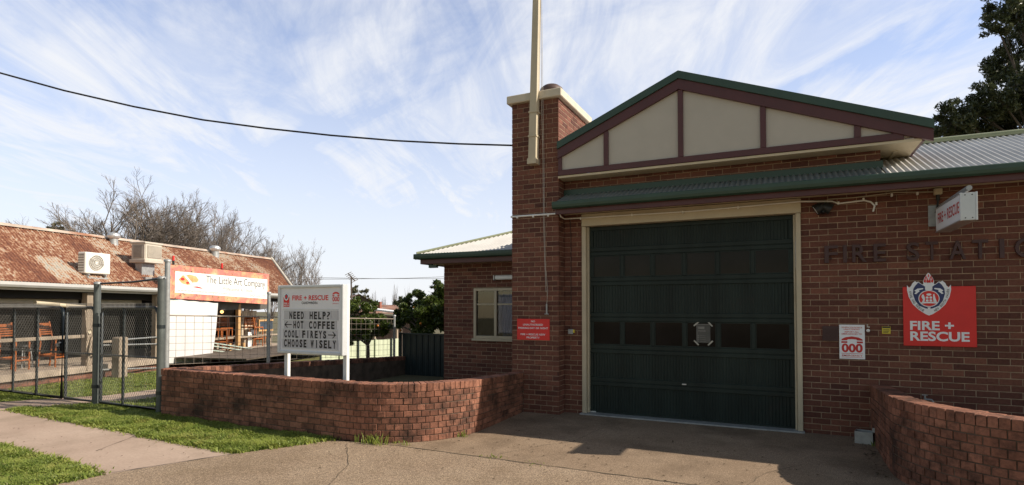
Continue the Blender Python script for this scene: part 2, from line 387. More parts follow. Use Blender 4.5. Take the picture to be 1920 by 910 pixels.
def art_mat():
    m, nt, b = newmat('banner_art'); v = COORD(nt)
    w = NZ(nt, v, 5, 6, .7); mx = MIX(nt, .25, v, w)
    n1 = nt.nodes.new('ShaderNodeTexNoise'); n1.inputs['Scale'].default_value = 3.0; n1.inputs['Detail'].default_value = 6; nt.links.new(mx, n1.inputs['Vector'])
    col = RAMP(nt, n1.outputs[0], [(.28, (.55, .42, .18)), (.38, (.72, .33, .14)), (.47, (.70, .14, .09)), (.55, (.66, .10, .10)), (.63, (.74, .26, .13)), (.74, (.72, .50, .26))])
    e = nt.nodes.new('ShaderNodeTexNoise'); e.inputs['Scale'].default_value = 6.5; e.inputs['Detail'].default_value = 3; e.inputs['Distortion'].default_value = 2.2; nt.links.new(v, e.inputs['Vector'])
    col = MIX(nt, .18, col, (.72, .52, .42)); col = MIX(nt, RAMP(nt, e.outputs[0], [(.60, (0, 0, 0)), (.64, (1, 1, 1))]), col, (.20, .17, .09))
    col = MIX(nt, RAMP(nt, e.outputs[0], [(.665, (0, 0, 0)), (.69, (1, 1, 1))]), col, (.05, .035, .03))
    nt.links.new(col, b.inputs['Base Color']); b.inputs['Roughness'].default_value = .5; return m
M['art'] = art_mat()
def ground_mat(name, a, b_, scale=1.2, spots=None, bump=.3, bscale=55, stain=None, rough=.9):
    m, nt, b = newmat(name); v = COORD(nt)
    col = RAMP(nt, NZ(nt, v, scale, 8, .68), [(.32, a), (.68, b_)])
    col = MIX(nt, .5, col, RAMP(nt, NZ(nt, v, 28, 6, .75), [(.25, (.55, .54, .52)), (.75, (1.25, 1.22, 1.2))]), 'MULTIPLY')
    if stain:
        f = RAMP(nt, NZ(nt, v, .75, 8, .66), [(.47, (0, 0, 0)), (.68, (.85,) * 3)]); col = MIX(nt, f, col, stain)
        f = RAMP(nt, NZ(nt, v, 7, 6, .7), [(.66, (0, 0, 0)), (.76, (.7,) * 3)]); col = MIX(nt, f, col, tuple(x * .6 for x in stain))
    h = NZ(nt, v, bscale, 6, .75)
    if spots:
        vo = nt.nodes.new('ShaderNodeTexVoronoi'); vo.inputs['Scale'].default_value = spots[1]; nt.links.new(v, vo.inputs['Vector'])
        sp = RAMP(nt, vo.outputs['Color'], [(.30, (.45, .40, .36)), (.62, (1, 1, 1)), (.86, (1.9, 1.85, 1.75))])
        col = MIX(nt, spots[0], col, sp, 'MULTIPLY')
        edge = RAMP(nt, vo.outputs['Distance'], [(.2, (1, 1, 1)), (.55, (.42, .40, .38))]); col = MIX(nt, .8, col, edge, 'MULTIPLY')
        h = MIX(nt, .5, h, RAMP(nt, vo.outputs['Distance'], [(0, (1, 1, 1)), (.6, (0, 0, 0))]))
    nt.links.new(col, b.inputs['Base Color']); b.inputs['Roughness'].default_value = rough; b.inputs['Specular IOR Level'].default_value = .3
    BUMP(nt, b, h, bump, .012); return m
M['earth'] = ground_mat('earth', (.10, .085, .05), (.17, .15, .075), .5)
M['turf'] = ground_mat('turf_soil', (.11, .115, .035), (.22, .20, .075), 2.5, bump=.6)
M['path'] = ground_mat('footpath_concrete', (.385, .285, .222), (.475, .362, .288), .9, stain=(.28, .21, .155), bump=.25)
M['slab'] = ground_mat('driveway_concrete', (.37, .27, .185), (.48, .365, .26), .8, spots=(.25, 110), stain=(.19, .135, .09), bump=.3)
M['apron'] = ground_mat('exposed_aggregate', (.44, .33, .235), (.55, .435, .32), 1.0, spots=(.6, 120), stain=(.34, .25, .165), bump=.5)

# ---------------------------------------------------------------- brickwork
BH, BJ = .076, .010
def bricks(mb, pth, z0, n, length=.23, openings=(), top=None, face=.006, slab=.12, header=lambda s: False, jit=.0025, mi=0, mj=1, bond=.5, u0=0.0, rnd=None, z_of=None):
    """courses of real bricks along the polyline pth (wall face on the right hand of the direction of travel); openings: (s0,s1,z0,z1)"""
    r = rnd or random; pts = [Vector((p[0], p[1], 0)) for p in pth]; cum = [0]
    for a, b in zip(pts, pts[1:]): cum.append(cum[-1] + (b - a).length)
    Lt = cum[-1]
    def at(s):
        s = max(0, min(Lt, s)); i = 0
        while i < len(cum) - 2 and s > cum[i + 1]: i += 1
        d = (pts[i + 1] - pts[i]).normalized(); return pts[i] + d * (s - cum[i]), Vector((d.y, -d.x, 0))
    zt = top if top is not None else z0 + n * (BH + BJ)
    zz = (lambda s, z: z) if z_of is None else z_of
    for c in range(n):
        za = z0 + c * (BH + BJ) + BJ * .5; zb = min(za + BH, zt)
        if zb - za < .01: continue
        ivs = [(0.0, Lt)]
        for (a, b, oz0, oz1) in openings:
            if zb > oz0 + .02 and za < oz1 - .02:
                nv = []
                for (i0, i1) in ivs:
                    if a > i0: nv.append((i0, min(a, i1)))
                    if b < i1: nv.append((max(b, i0), i1))
                ivs = [q for q in nv if q[1] - q[0] > .03]
        s = -u0 - (length + BJ) * (bond if c % 2 else 0)
        k = 0; washd = False
        while s < Lt:
            hd_ = header(s + .05); ln = (.11 if hd_ else length)
            if hd_ and c % 2 and not washd: ln = .17
            washd = hd_; e = s + ln
            for (i0, i1) in ivs:
                a, b = max(s, i0), min(e, i1)
                if b - a < .025: continue
                if b > i1 - .02: b = i1
                if a < i0 + .02: a = i0
                pa, na = at(a); pb, nb = at(b); o1 = r.uniform(-jit, jit); o2 = o1 + r.uniform(-jit, jit) * .6
                z1, z2 = za + r.uniform(-.0015, .0015), zb + r.uniform(-.0015, .0015); ch = .004
                tg = (pb - pa).normalized() * ch
                def q(p, nn, off, z, sgn): 
                    v_ = p + nn * off + tg * sgn; return (v_.x, v_.y, zz((a if p is pa else b), z))
                V = [q(pa, na, o1 - ch, z1, 0), q(pb, nb, o2 - ch, z1, 0), q(pb, nb, o2 - ch, z2, 0), q(pa, na, o1 - ch, z2, 0),
                     q(pa, na, o1, z1 + ch, 1), q(pb, nb, o2, z1 + ch, -1), q(pb, nb, o2, z2 - ch, -1), q(pa, na, o1, z2 - ch, 1),
                     q(pa, na, -.03, z1, 0), q(pb, nb, -.03, z1, 0), q(pb, nb, -.03, z2, 0), q(pa, na, -.03, z2, 0)]
                mb.add(V, [(4, 5, 6, 7), (0, 1, 5, 4), (1, 2, 6, 5), (2, 3, 7, 6), (3, 0, 4, 7), (8, 9, 1, 0), (9, 10, 2, 1), (10, 11, 3, 2), (11, 8, 0, 3)], mi, min(.999, max(.001, r.gauss(.5, .30))))
            s = e + BJ; k += 1
    # mortar core
    ss = sorted(set([0, Lt] + cum + [x for o in openings for x in (max(0, o[0]), min(Lt, o[1]))]))
    for a, b in zip(ss, ss[1:]):
        if b - a < 1e-5: continue
        mid = (a + b) / 2; zi = [(z0, zt)]
        for (oa, ob, oz0, oz1) in openings:
            if oa <= mid <= ob:
                nz = []
                for (p, q_) in zi:
                    if oz0 > p: nz.append((p, min(q_, oz0)))
                    if oz1 < q_: nz.append((max(p, oz1), q_))
                zi = nz
        e = 1e-5
        pa, na = at(a + (.008 if a < 1e-6 else e)); pb, nb = at(b - (.008 if b > Lt - 1e-6 else e))
        for (p, q_) in zi:
            A, B, C, D_ = pa - na * face, pb - nb * face, pb - nb * slab, pa - na * slab
            V = [(v_.x, v_.y, zz(s_, z)) for z in (p, q_) for v_, s_ in ((A, a), (B, b), (C, b), (D_, a))]
            mb.add(V, [(0, 3, 2, 1), (4, 5, 6, 7), (0, 1, 5, 4), (1, 2, 6, 5), (2, 3, 7, 6), (3, 0, 4, 7)], mj)
def corrugated(mb, x0, x1, lo, hi, pitch=.076, amp=.0145, seg=8, mi=0):
    """sheet with waves across x; lo(x), hi(x) give its lower and upper edge points"""
    n = max(2, int((x1 - x0) / pitch * seg)); V = []; Fs = []
    for i in range(n + 1):
        x = x0 + (x1 - x0) * i / n; a, b = Vector(lo(x)), Vector(hi(x)); h = amp * math.sin(2 * math.pi * x / pitch)
        V += [a + Vector((0, 0, h)), b + Vector((0, 0, h))]
        if i: Fs.append((2 * i - 2, 2 * i, 2 * i + 1, 2 * i - 1))
    mb.add(V, Fs, mi, None, True)

# ================================================================ GROUND
def sheet(name, pts, z, mat):
    mb = MB(); mb.prism([(p[0], p[1]) for p in pts], lambda a, b: (a, b, z)); 
    mb.f = [f if (Vector(mb.v[f[1]]) - Vector(mb.v[f[0]])).cross(Vector(mb.v[f[2]]) - Vector(mb.v[f[0]])).z > 0 else f[::-1] for f in mb.f]
    return solo(name, mb, mat, kind='structure')
g = MB()
def gz(x, y): return -.02 - max(0, min(1, (y - 16) / 34)) * 2.6
xs = [-400, -150, -60, -30, -12, 0, 12, 40, 150, 400]; ys = [-60, -10, 0, 8, 16, 22, 28, 34, 42, 50, 70, 120, 300, 700]
g.add([(x, y, gz(x, y)) for y in ys for x in xs], [(j * len(xs) + i, j * len(xs) + i + 1, (j + 1) * len(xs) + i + 1, (j + 1) * len(xs) + i) for j in range(len(ys) - 1) for i in range(len(xs) - 1)])
solo('ground', g, M['earth'], kind='structure')
TURF1 = [(-12.6, 5.33), (-6.28, 4.98), (-5.62, 6.02), (-5.6, 6.3), (-9.4, 6.3), (-10.2, 6.55), (-11.0, 6.35), (-12.2, 5.65)]
TURF2 = [(-30, 0), (-7.6, 0), (-6.95, 2.9), (-6.78, 3.78), (-9.5, 3.90), (-30, 4.4)]
sheet('lawn_soil', TURF1, -.006, M['turf']); sheet('verge_soil', TURF2, -.006, M['turf'])
YARD = [(-9.6, 6.3), (-9.6, 12), (-13, 16), (-30, 16), (-30, 5.6), (-13.2, 5.6)]
sheet('yard_soil', YARD, -.012, M['turf'])
sheet('footpath', [(-30, 4.25), (-9.5, 3.86), (-6.72, 3.76), (-6.2, 4.96), (-12.5, 5.32), (-13.4, 5.7), (-30, 5.9)], .000, M['path'])
INPATH = [tuple(W(*p, z=0))[:2] for p in [(-60, 768), (-40, 757), (110, 747), (200, 742), (295, 730), (312, 728), (312, 744), (295, 746), (230, 752), (178, 757), (70, 764), (30, 771)]]
sheet('yard_path', INPATH, .004, M['path'])
APRON = [(-9, -3), (8, -3), (8, 6.08), (2.5, 6.10), (-4.75, 6.16), (-5.62, 6.05), (-6.22, 4.95), (-6.72, 3.78), (-6.9, 2.9), (-7.6, 0)]
sheet('driveway_apron', APRON, .006, M['apron'])
SLAB = [(-5.0, 6.175), (2.5, 6.115), (2.5, 9.5), (-4.6, 9.5), (-4.6, 8), (-5.0, 7)]
sheet('driveway', SLAB, .004, M['slab'])
sheet('garden_soil', [(-9.5, 6.35), (-4.6, 6.35), (-4.4, 9.6), (-4.4, 12.7), (-9.5, 12.7)], .001, M['earth'])

# ================================================================ FIRE STATION
YW = 9.4
st = thing('fire_station', 'dark red brick fire station with a cream gable over a dark green garage door', 'fire station', (-1.4, YW, 0))
rb = random.Random(3)
DX0, DX1, DZ = -3.13, .26, 3.45
wall = MB()
bricks(wall, [(-3.46, YW), (7.5, YW)], -.03, 43, openings=[(DX0 + 3.46, DX1 + 3.46, -1, DZ)], rnd=rb)
bricks(wall, [(-3.46, YW), (1.275, YW)], -.03 + 43 * .086, 6, top=4.13, rnd=rb, u0=.12)
bricks(wall, [(1.275, YW + .02), (1.275, YW + 1.2)], 3.5, 8, top=4.13, rnd=rb)
part('wall', wall, [M['brick'], M['mortar']], st)
shell = MB()                        # the body of the building behind its front brickwork
shell.box((-6.78, 10.9, -.5), (-6.7, 18, 2.95)); shell.box((-6.7, 17.9, -.5), (8, 18, 2.95)); shell.box((1.28, 10.62, 3.4), (1.4, 10.76, 4.13)); shell.box((7.9, 9.6, -.1), (8, 17.9, 3.6))
part('rear_wall', shell, M['brick'], st)
# garage door surround
fr = MB()
fr.bbox((DX0, YW - .035, -.02), (DX0 + .075, YW + .12, 3.235)); fr.bbox((DX1 - .07, YW - .035, -.02), (DX1, YW + .12, 3.235)); fr.bbox((DX0, YW - .045, 3.24), (DX1 + .005, YW + .12, DZ))
fr.bbox((DX0 + .077, YW + .03, -.02), (DX0 + .105, YW + .118, 3.233)); fr.bbox((DX1 - .1, YW + .03, -.02), (DX1 - .072, YW + .118, 3.233))
part('door_frame', fr, M['cream'], st)
gx0, gx1, gy = DX0 + .1, DX1 - .095, YW + .10
gd = MB(); gdz = [-.02, .56, 1.12, 1.67, 2.28, 2.80, 3.236]
kinds = ['rib', 'rib', 'win', 'rib', 'win', 'rib']; panes = []
gd.box((gx0, gy + .045, -.02), (gx1, gy + .09, 3.236))
for (z0, z1), k in zip(zip(gdz, gdz[1:]), kinds):
    gd.bbox((gx0, gy, z0 + .004), (gx1, gy + .04, z0 + .075)); gd.bbox((gx0, gy, z1 - .07), (gx1, gy + .04, z1 - .004))
    gd.box((gx0, gy + .012, z1 - .006), (gx1, gy + .04, z1 + .006))
    gd.bbox((gx0, gy + .001, z0 + .076), (gx0 + .06, gy + .04, z1 - .071)); gd.bbox((gx1 - .06, gy + .001, z0 + .076), (gx1, gy + .04, z1 - .071))
    a, b = gx0 + .06, gx1 - .06
    if k == 'rib':
        nr = 64; V = []; Fs = []
        for i in range(nr * 4 + 1):
            x = a + (b - a) * i / (nr * 4); y = gy + .026 - (.009 if i % 4 in (1, 2) else 0); V += [(x, y, z0 + .074), (x, y, z1 - .069)]
            if i: Fs.append((2 * i - 2, 2 * i, 2 * i + 1, 2 * i - 1))
        gd.add(V, Fs)
    else:
        w = (b - a) / 6
        for i in range(6):
            if i: gd.bbox((a + w * i - .03, gy + .001, z0 + .076), (a + w * i + .03, gy + .04, z1 - .071))
            panes.append((a + w * i + .03 if i else a, a + w * (i + 1) - (.03 if i < 5 else 0), z0 + .076, z1 - .071))
door = part('garage_door', gd, M['door'], st)
for (a, b, c, d) in panes:
    p = MB(); p.box((a, gy + .024, c), (b, gy + .03, d)); part('window_pane', p, M['door_glass'], door)
    bd = MB()
    for q in (((a, gy + .012, c), (a + .014, gy + .023, d)), ((b - .014, gy + .012, c), (b, gy + .023, d)), ((a + .015, gy + .012, c), (b - .015, gy + .023, c + .014)), ((a + .015, gy + .012, d - .014), (b - .015, gy + .023, d))): bd.box(*q)
    part('glazing_bead', bd, M['door'], door)
h = MB(); c = W(1283, 721, y=gy - .01); h.bbox((c.x - .035, gy - .02, c.z - .011), (c.x + .035, gy - .001, c.z + .011), .004); part('handle', h, M['alu'], door)
h = MB(); c = W(1112, 772, y=gy - .01); h.bbox((c.x - .05, gy - .008, c.z - .01), (c.x + .05, gy - .001, c.z + .01), .003); part('badge_plate', h, M['alu'], door)
sill = MB(); sill.bbox((DX0 - .02, YW - .13, .004), (DX1 + .02, YW + .09, .028)); part('door_sill', sill, M['galv'], st)
# chimney pillar
CX0, CX1, CY = -4.35, -3.46, 9.12
ch = MB(); rb2 = random.Random(11)
bricks(ch, [(CX0, CY), (CX1, CY)], -.03, 64, rnd=rb2, length=.2125)
bricks(ch, [(CX1, CY + .001), (CX1, CY + 1.6)], -.03, 64, rnd=rb2, length=.21, u0=.11)
bricks(ch, [(CX0, CY + 1.6), (CX0, CY + .001)], -.03, 64, rnd=rb2, length=.21)
chim = part('chimney', ch, [M['brick'], M['mortar']], st)
cp = MB(); cp.bbox((CX0 - .075, CY - .075, 5.475), (CX1 + .075, CY + 1.68, 5.62), .012); part('chimney_cap', cp, M['concrete_cap'], chim)
pt = MB(); cc = W(1034, 172, y=CY + .62); pt.lathe([(.165, 5.62), (.16, 5.80), (.22, 5.805), (.225, 5.845), (.205, 5.90), (.14, 5.95), (0, 5.97)], (cc.x, CY + .62, 0), 20)
pt.lathe([(.12, 5.6), (.12, 5.75)], (cc.x, CY + .62, 0), 12)
part('chimney_pot', pt, M['terracotta'], chim)
# lower roof, gutter, fascia, soffit
EY, EZ, PIT = 8.86, 3.60, .404
rf = MB()
corrugated(rf, 1.282, 7.7, lambda x: (x, EY, EZ), lambda x: (x, 11.1, EZ + PIT * (11.1 - EY)))
rf.add([(1.29, 11.1, EZ + PIT * 2.24), (7.7, 11.1, EZ + PIT * 2.24), (7.7, 14, 3.4), (1.29, 14, 3.4)], [(0, 1, 2, 3)])
part('roof', rf, M['roof'], st)
aw = MB(); corrugated(aw, -3.44, 1.27, lambda x: (x, EY, EZ), lambda x: (x, YW - .01, EZ + PIT * (YW - .01 - EY))); part('awning_roof', aw, M['roof_shade'], st)
rc = MB(); rc.tube([(1.3, 11.08, EZ + PIT * 2.24 + .01), (7.7, 11.08, EZ + PIT * 2.24 + .01)], .045, 8); rc.box((1.3, 10.93, EZ + PIT * 2.08 + .012), (7.7, 11.06, EZ + PIT * 2.08 + .045), M=None)
part('ridge_cap', rc, M['pale_green'], st)
gt = MB()
prof = [(0, .0), (0, -.10), (-.02, -.118), (-.06, -.122), (-.095, -.10), (-.105, -.06), (-.105, -.012), (-.095, 0), (-.09, -.004), (-.092, -.06), (-.02, -.1), (-.01, 0)]
def gutter(mb, x0, x1, y, z):
    V = [(x, y + a, z + b) for x in (x0, x1) for a, b in prof]; n = len(prof)
    mb.add(V, [(i, (i + 1) % n, n + (i + 1) % n, n + i) for i in range(n)])
    for o in (0, n): mb.add(V[o:o + n], [tuple(range(7))]); 
gutter(gt, -3.46, 7.6, 8.90, 3.605)
part('gutter', gt, M['green'], st)
fa = MB(); fa.bbox((-3.44, 8.902, 3.40), (7.6, 8.935, 3.60)); part('fascia', fa, M['maroon'], st)
sf = MB(); sf.box((-3.455, 8.936, 3.46), (7.6, YW - .004, 3.475)); part('soffit', sf, M['soffit'], st)
fl = MB(); fl.box((-3.455, YW - .035, 3.80), (1.29, YW - .008, 3.90)); fl.box((1.277, YW - .03, 3.80), (1.30, YW + 1.6, 3.905)); part('flashing', fl, M['green'], st)
# gable
GY = 9.1; pk = (-1.43, 5.53); rt = (1.82, 4.30); lf = (-3.45, 4.66)
zr_ = lambda x: pk[1] + (rt[1] - pk[1]) * (x - pk[0]) / (rt[0] - pk[0]) if x > pk[0] else pk[1] + (lf[1] - pk[1]) * (x - pk[0]) / (lf[0] - pk[0])
pn = MB(); pn.prism([(-3.44, 4.12), (1.62, 4.12), (1.75, zr_(1.75) - .2), (pk[0], pk[1] - .2), (-3.44, zr_(-3.44) - .2)], lambda a, b: (a, GY, b), depth=(0, .05, 0)); gab = part('gable', pn, M['panel'], st)
bt = MB()
def strip(mb, x0, x1, up, dn, y0, y1):
    mb.prism([(x0, zr_(x0) - dn), (x1, zr_(x1) - dn), (x1, zr_(x1) - up), (x0, zr_(x0) - up)], lambda a, b: (a, y0, b), depth=(0, y1 - y0, 0))
bg_ = MB(); strip(bg_, -3.45, pk[0], .112, .272, GY - .055, GY - .002); strip(bg_, pk[0], 1.82, .112, .272, GY - .055, GY - .002)
part('barge_board', bg_, M['maroon'], gab)
bc = MB(); strip(bc, -3.45, pk[0], -.01, .110, GY - .085, GY + .02); strip(bc, pk[0], 1.825, -.01, .110, GY - .085, GY + .02)
part('barge_capping', bc, M['green'], gab)
for px, k in ((1136, 0), (1276, 1), (1431, 2), (1608, 3)):
    x = W(px, 260, y=GY - .03).x; b_ = MB(); b_.bbox((x - .04, GY - .035, 4.19), (x + .04, GY - .001, zr_(x) - .268), .004); part('batten', b_, M['maroon'], gab)
b_ = MB(); b_.bbox((-3.45, GY - .036, 4.095), (1.50, GY - .0015, 4.19), .004); b_.bbox((-3.45, GY - .037, 4.19), (-3.385, GY - .001, zr_(-3.4) - .268), .004); part('base_board', b_, M['maroon'], gab)
sb = MB(); sb.box((-3.455, GY - .02, 4.055), (1.70, YW - .008, 4.09)); sb.box((1.278, YW - .006, 4.055), (1.70, 10.76, 4.085)); sb.box((1.45, YW + .1, 4.045), (1.50, 10.76, 4.054)); part('gable_soffit', sb, M['soffit'], gab)
eg = MB(); eg.box((1.702, GY + .02, 4.06), (1.74, 10.76, 4.22)); part('eave_fascia', eg, M['maroon'], gab)
gr = MB()
gr.add([(pk[0], GY, pk[1]), (1.80, GY, zr_(1.8)), (1.80, 10.78, zr_(1.8)), (pk[0], 10.78, pk[1])], [(0, 1, 2, 3)]); gr.add([(pk[0], GY, pk[1]), (pk[0], 10.78, pk[1]), (-3.45, 10.78, lf[1]), (-3.45, GY, lf[1])], [(0, 1, 2, 3)])
GE = 10.78
gr.add([(pk[0], GE, pk[1]), (1.8, GE, zr_(1.8)), (1.8, GE + .6, 3.9), (-3.45, GE + .6, 3.9), (-3.45, GE, lf[1])], [(0, 1, 2, 3, 4)])
gr.add([(1.29, 11.1, EZ + PIT * 2.24), (-3.45, 11.1, EZ + PIT * 2.24), (-3.45, 14, 3.4), (1.29, 14, 3.4)], [(0, 1, 2, 3)]); gr.add([(1.29, GE + .2, 3.7), (1.29, 11.1, EZ + PIT * 2.24), (-3.45, 11.1, EZ + PIT * 2.24), (-3.45, GE + .2, 3.7)], [(0, 1, 2, 3)]); gr.add([(-3.45, 14, 3.4), (-3.45, 11.1, EZ + PIT * 2.24), (-4.3, 11.9, 3.4)], [(0, 1, 2)])
part('gable_roof', gr, M['roof'], st)
# side wing
WY = 10.75; wx0 = -6.81
wg = MB(); rb3 = random.Random(5)
bricks(wg, [(wx0, WY), (-4.0, WY)], -.4, 39, openings=[(.76, 2.25, 1.155, 2.256)], top=2.95, rnd=rb3)
bricks(wg, [(wx0, WY + 1.5), (wx0, WY + .001)], -.4, 39, top=2.95, rnd=rb3)
wing = part('wing_wall', wg, [M['brick'], M['mortar']], st)
wr = MB(); ex, ey, ez, wp = -7.2, 10.3, 3.0, .364
corrugated(wr, ex, -4.36, lambda x: (x, ey, ez), lambda x: (x, ey + min(2.9, x - ex), ez + wp * min(2.9, x - ex)))
wr.add([(ex, ey, ez), (ex + 2.9, ey + 2.9, ez + wp * 2.9), (ex + 2.9, 18, ez + wp * 2.9), (ex, 18, ez)], [(0, 1, 2, 3)])
wr.add([(-4.36, ey + 2.84, ez + wp * 2.84), (-4.3, 18, ez), (-4.36, 18, ez)], [(0, 1, 2)])
part('wing_roof', wr, M['roof'], st)
hp = MB(); hp.tube([(ex - .02, ey - .02, ez + .012), (ex + 2.88, ey + 2.88, ez + wp * 2.88 + .012)], .035, 8); part('hip_cap', hp, M['pale_green'], st)
wgut = MB(); gutter(wgut, -7.26, -4.36, 10.34, 3.0)
wgut.box((-7.285, 10.25, 2.89), (-7.18, 18, 2.995)); wgut.box((-7.0, 10.42, 2.70), (-6.80, 10.50, 2.76)); wgut.box((-7.0, 10.42, 2.76), (-6.93, 10.50, 2.88))
part('wing_gutter', wgut, M['green'], st)
wf = MB(); wf.bbox((-7.17, 10.345, 2.78), (-4.36, 10.375, 2.985)); wf.bbox((-7.17, 10.376, 2.78), (-7.14, 18, 2.985)); part('wing_fascia', wf, M['maroon'], st)
ws = MB(); ws.box((-7.138, 10.377, 2.80), (-4.36, WY - .005, 2.815)); ws.box((-7.138, WY - .004, 2.80), (wx0 - .005, 18, 2.815)); part('wing_soffit', ws, M['soffit'], st)
wn = MB(); a, b, c, d = wx0 + .77, wx0 + 2.24, 1.165, 2.246
for q in (((a, WY - .03, c), (a + .06, WY + .08, d)), ((b - .06, WY - .03, c), (b, WY + .08, d)), ((a + .06, WY - .028, c), (b - .06, WY + .08, c + .06)), ((a + .06, WY - .028, d - .06), (b - .06, WY + .08, d)), ((a + .50, WY - .026, c + .06), (a + .56, WY + .07, d - .06)), ((a + .06, WY - .01, d - .36), (a + .50, WY + .05, d - .33)), ((a + .56, WY - .01, d - .36), (b - .06, WY + .05, d - .33)), ((a - .03, WY - .06, c - .05), (b + .03, WY + .02, c - .002))): wn.bbox(*q, .005)
win = part('window', wn, M['cream'], st)
gl = MB(); gl.box((a + .06, WY + .02, c + .06), (b - .06, WY + .024, d - .06)); part('pane', gl, M['glass'], win)
cu = MB(); V = []; Fs = []
for i in range(61):
    x = a + .62 + .8 * i / 60; y = WY + .14 + .02 * math.sin(i * 1.1) + .008 * math.sin(i * .37); V += [(x, y, c), (x, y, d)]
    if i: Fs.append((2 * i - 2, 2 * i, 2 * i + 1, 2 * i - 1))
cu.add(V, Fs, 0, None, True); part('curtain', cu, M['curtain'], win)
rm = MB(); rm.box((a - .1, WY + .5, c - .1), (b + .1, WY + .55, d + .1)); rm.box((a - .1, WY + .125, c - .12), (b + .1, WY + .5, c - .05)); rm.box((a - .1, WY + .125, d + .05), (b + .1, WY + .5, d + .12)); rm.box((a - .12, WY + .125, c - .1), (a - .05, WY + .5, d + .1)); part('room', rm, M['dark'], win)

# ---------------------------------------------------------------- fixtures on the station
t = thing('wall_light', 'white batten light over the side window of the brick wing', 'light', tuple(W(944, 520, y=WY)))
lm = MB(); p = W(929, 521, y=WY - .05); lm.bbox((p.x, WY - .10, p.z - .045), (p.x + .6, WY - .002, p.z + .045), .02); part('diffuser', lm, M['white'], t)
lm = MB(); lm.bbox((p.x - .03, WY - .11, p.z - .055), (p.x - .001, WY - .003, p.z + .055), .01); part('end_cap', lm, M['alu'], t)

t = thing('flag_pole', 'tall square cream flagpole clamped to the front of the brick chimney', 'flagpole', tuple(W(1000, 306, y=CY - .09)))
pb = W(1000, 304, y=CY - .1); ptp = W(1006.5, 0, y=CY - .1)
k = (ptp.x - pb.x) / (ptp.z - pb.z); z9 = 11.5; M_ = lambda z, dx, dy: (pb.x + k * (z - pb.z) + dx, CY - .1 + dy, z)
po = MB()
def sqpole(mb, z0, z1, h0, h1):
    mb.add([M_(z0, -h0, -h0), M_(z0, h0, -h0), M_(z0, h0, h0), M_(z0, -h0, h0), M_(z1, -h1, -h1), M_(z1, h1, -h1), M_(z1, h1, h1), M_(z1, -h1, h1)], [(0, 3, 2, 1), (4, 5, 6, 7), (0, 1, 5, 4), (1, 2, 6, 5), (2, 3, 7, 6), (3, 0, 4, 7)])
sqpole(po, pb.z - .02, 5.9, .070, .062); sqpole(po, 5.9, z9, .062, .030)
part('pole', po, M['cream'], t)
bs = MB(); sqpole(bs, pb.z - .045, pb.z + .05, .084, .084)
part('base_shoe', bs, M['cream'], t)
for py in (212, 257): bs = MB(); zc = W(1000, py, y=CY - .1).z; sqpole(bs, zc - .015, zc + .015, .080, .080); part('clamp_band', bs, M['cream'], t)
rp = MB(); q = []
for px, py, dy in ((1013.5, -40, -.06), (1014, 0, -.06), (1015, 120, -.055), (1016, 215, -.05), (1018, 300, -.03), (1019, 400, -.03), (1021, 480, -.03), (1024, 548, -.03)): q.append(W(px, py, y=CY + dy))
rp.tube(q, .0045, 5); rp.tube([W(1015.5, -40, y=CY - .06), W(1018, 180, y=CY - .05), W(1020, 290, y=CY - .02), W(1021, 400, y=CY - .02), W(1023, 500, y=CY - .02), W(1027, 545, y=CY - .02), W(1025, 575, y=CY - .02)], .0035, 5)
part('halyard', rp, M['rope'], t)
cl = MB(); p = W(1025, 580, y=CY - .03); cl.tube([p + Vector((0, 0, .09)), p - Vector((0, 0, .08))], .016, 8); cl.tube([p + Vector((-.035, 0, -.085)), p + Vector((.035, 0, -.085))], .012, 6); part('cleat', cl, M['galv'], t)

t = thing('wall_conduit', 'white electrical conduit crossing the brick pillar and running along the soffit to a hooked end', 'conduit', tuple(W(1000, 404, y=CY)))
cd = MB(); cd.tube([W(958, 407, y=CY - .02), W(1030, 402, y=CY - .02), W(1043, 401, y=CY - .02)], .017, 8)
q = [W(1043, 401, y=CY - .02), W(1050, 402, y=CY - .01), Vector((-3.43, CY + .02, W(1054, 406, y=CY).z)), Vector((-3.43, YW - .07, W(1072, 410, y=YW - .06).z)), W(1090, 409, y=YW - .06), W(1300, 396, y=YW - .06), W(1500, 378, y=YW - .06), W(1560, 378, y=YW - .03), W(1572, 382, y=YW - .03), W(1620, 376, y=YW - .03), W(1633, 379, y=YW - .03), W(1640, 386, y=YW - .03), W(1637, 397, y=YW - .03)]
cd.tube(q, .012, 8); part('conduit_pipe', cd, M['white'], t)
cs = MB(); cs.tube([W(1545, 385, y=YW - .05), W(1552, 374, y=YW - .03), W(1600, 371, y=YW - .02), W(1680, 361, y=YW - .02), W(1752, 360, y=YW - .02)], .007, 6); part('thin_cable', cs, M['cream'], t)
for px, py, yy in ((970, 407, CY), (1000, 405, CY), (1028, 403, CY), (1089, 409, YW - .05), (1185, 402, YW - .05), (1280, 397, YW - .05), (1384, 388, YW - .05), (1572, 380, YW), (1619, 373, YW), (1672, 365, YW), (1720, 362, YW), (1643, 381, YW)):
    s_ = MB(); p = W(px, py, y=yy - .02); s_.bbox((p.x - .012, yy - .04, p.z - .03), (p.x + .012, yy - .001, p.z + .012), .003); part('clip', s_, M['white'], t)

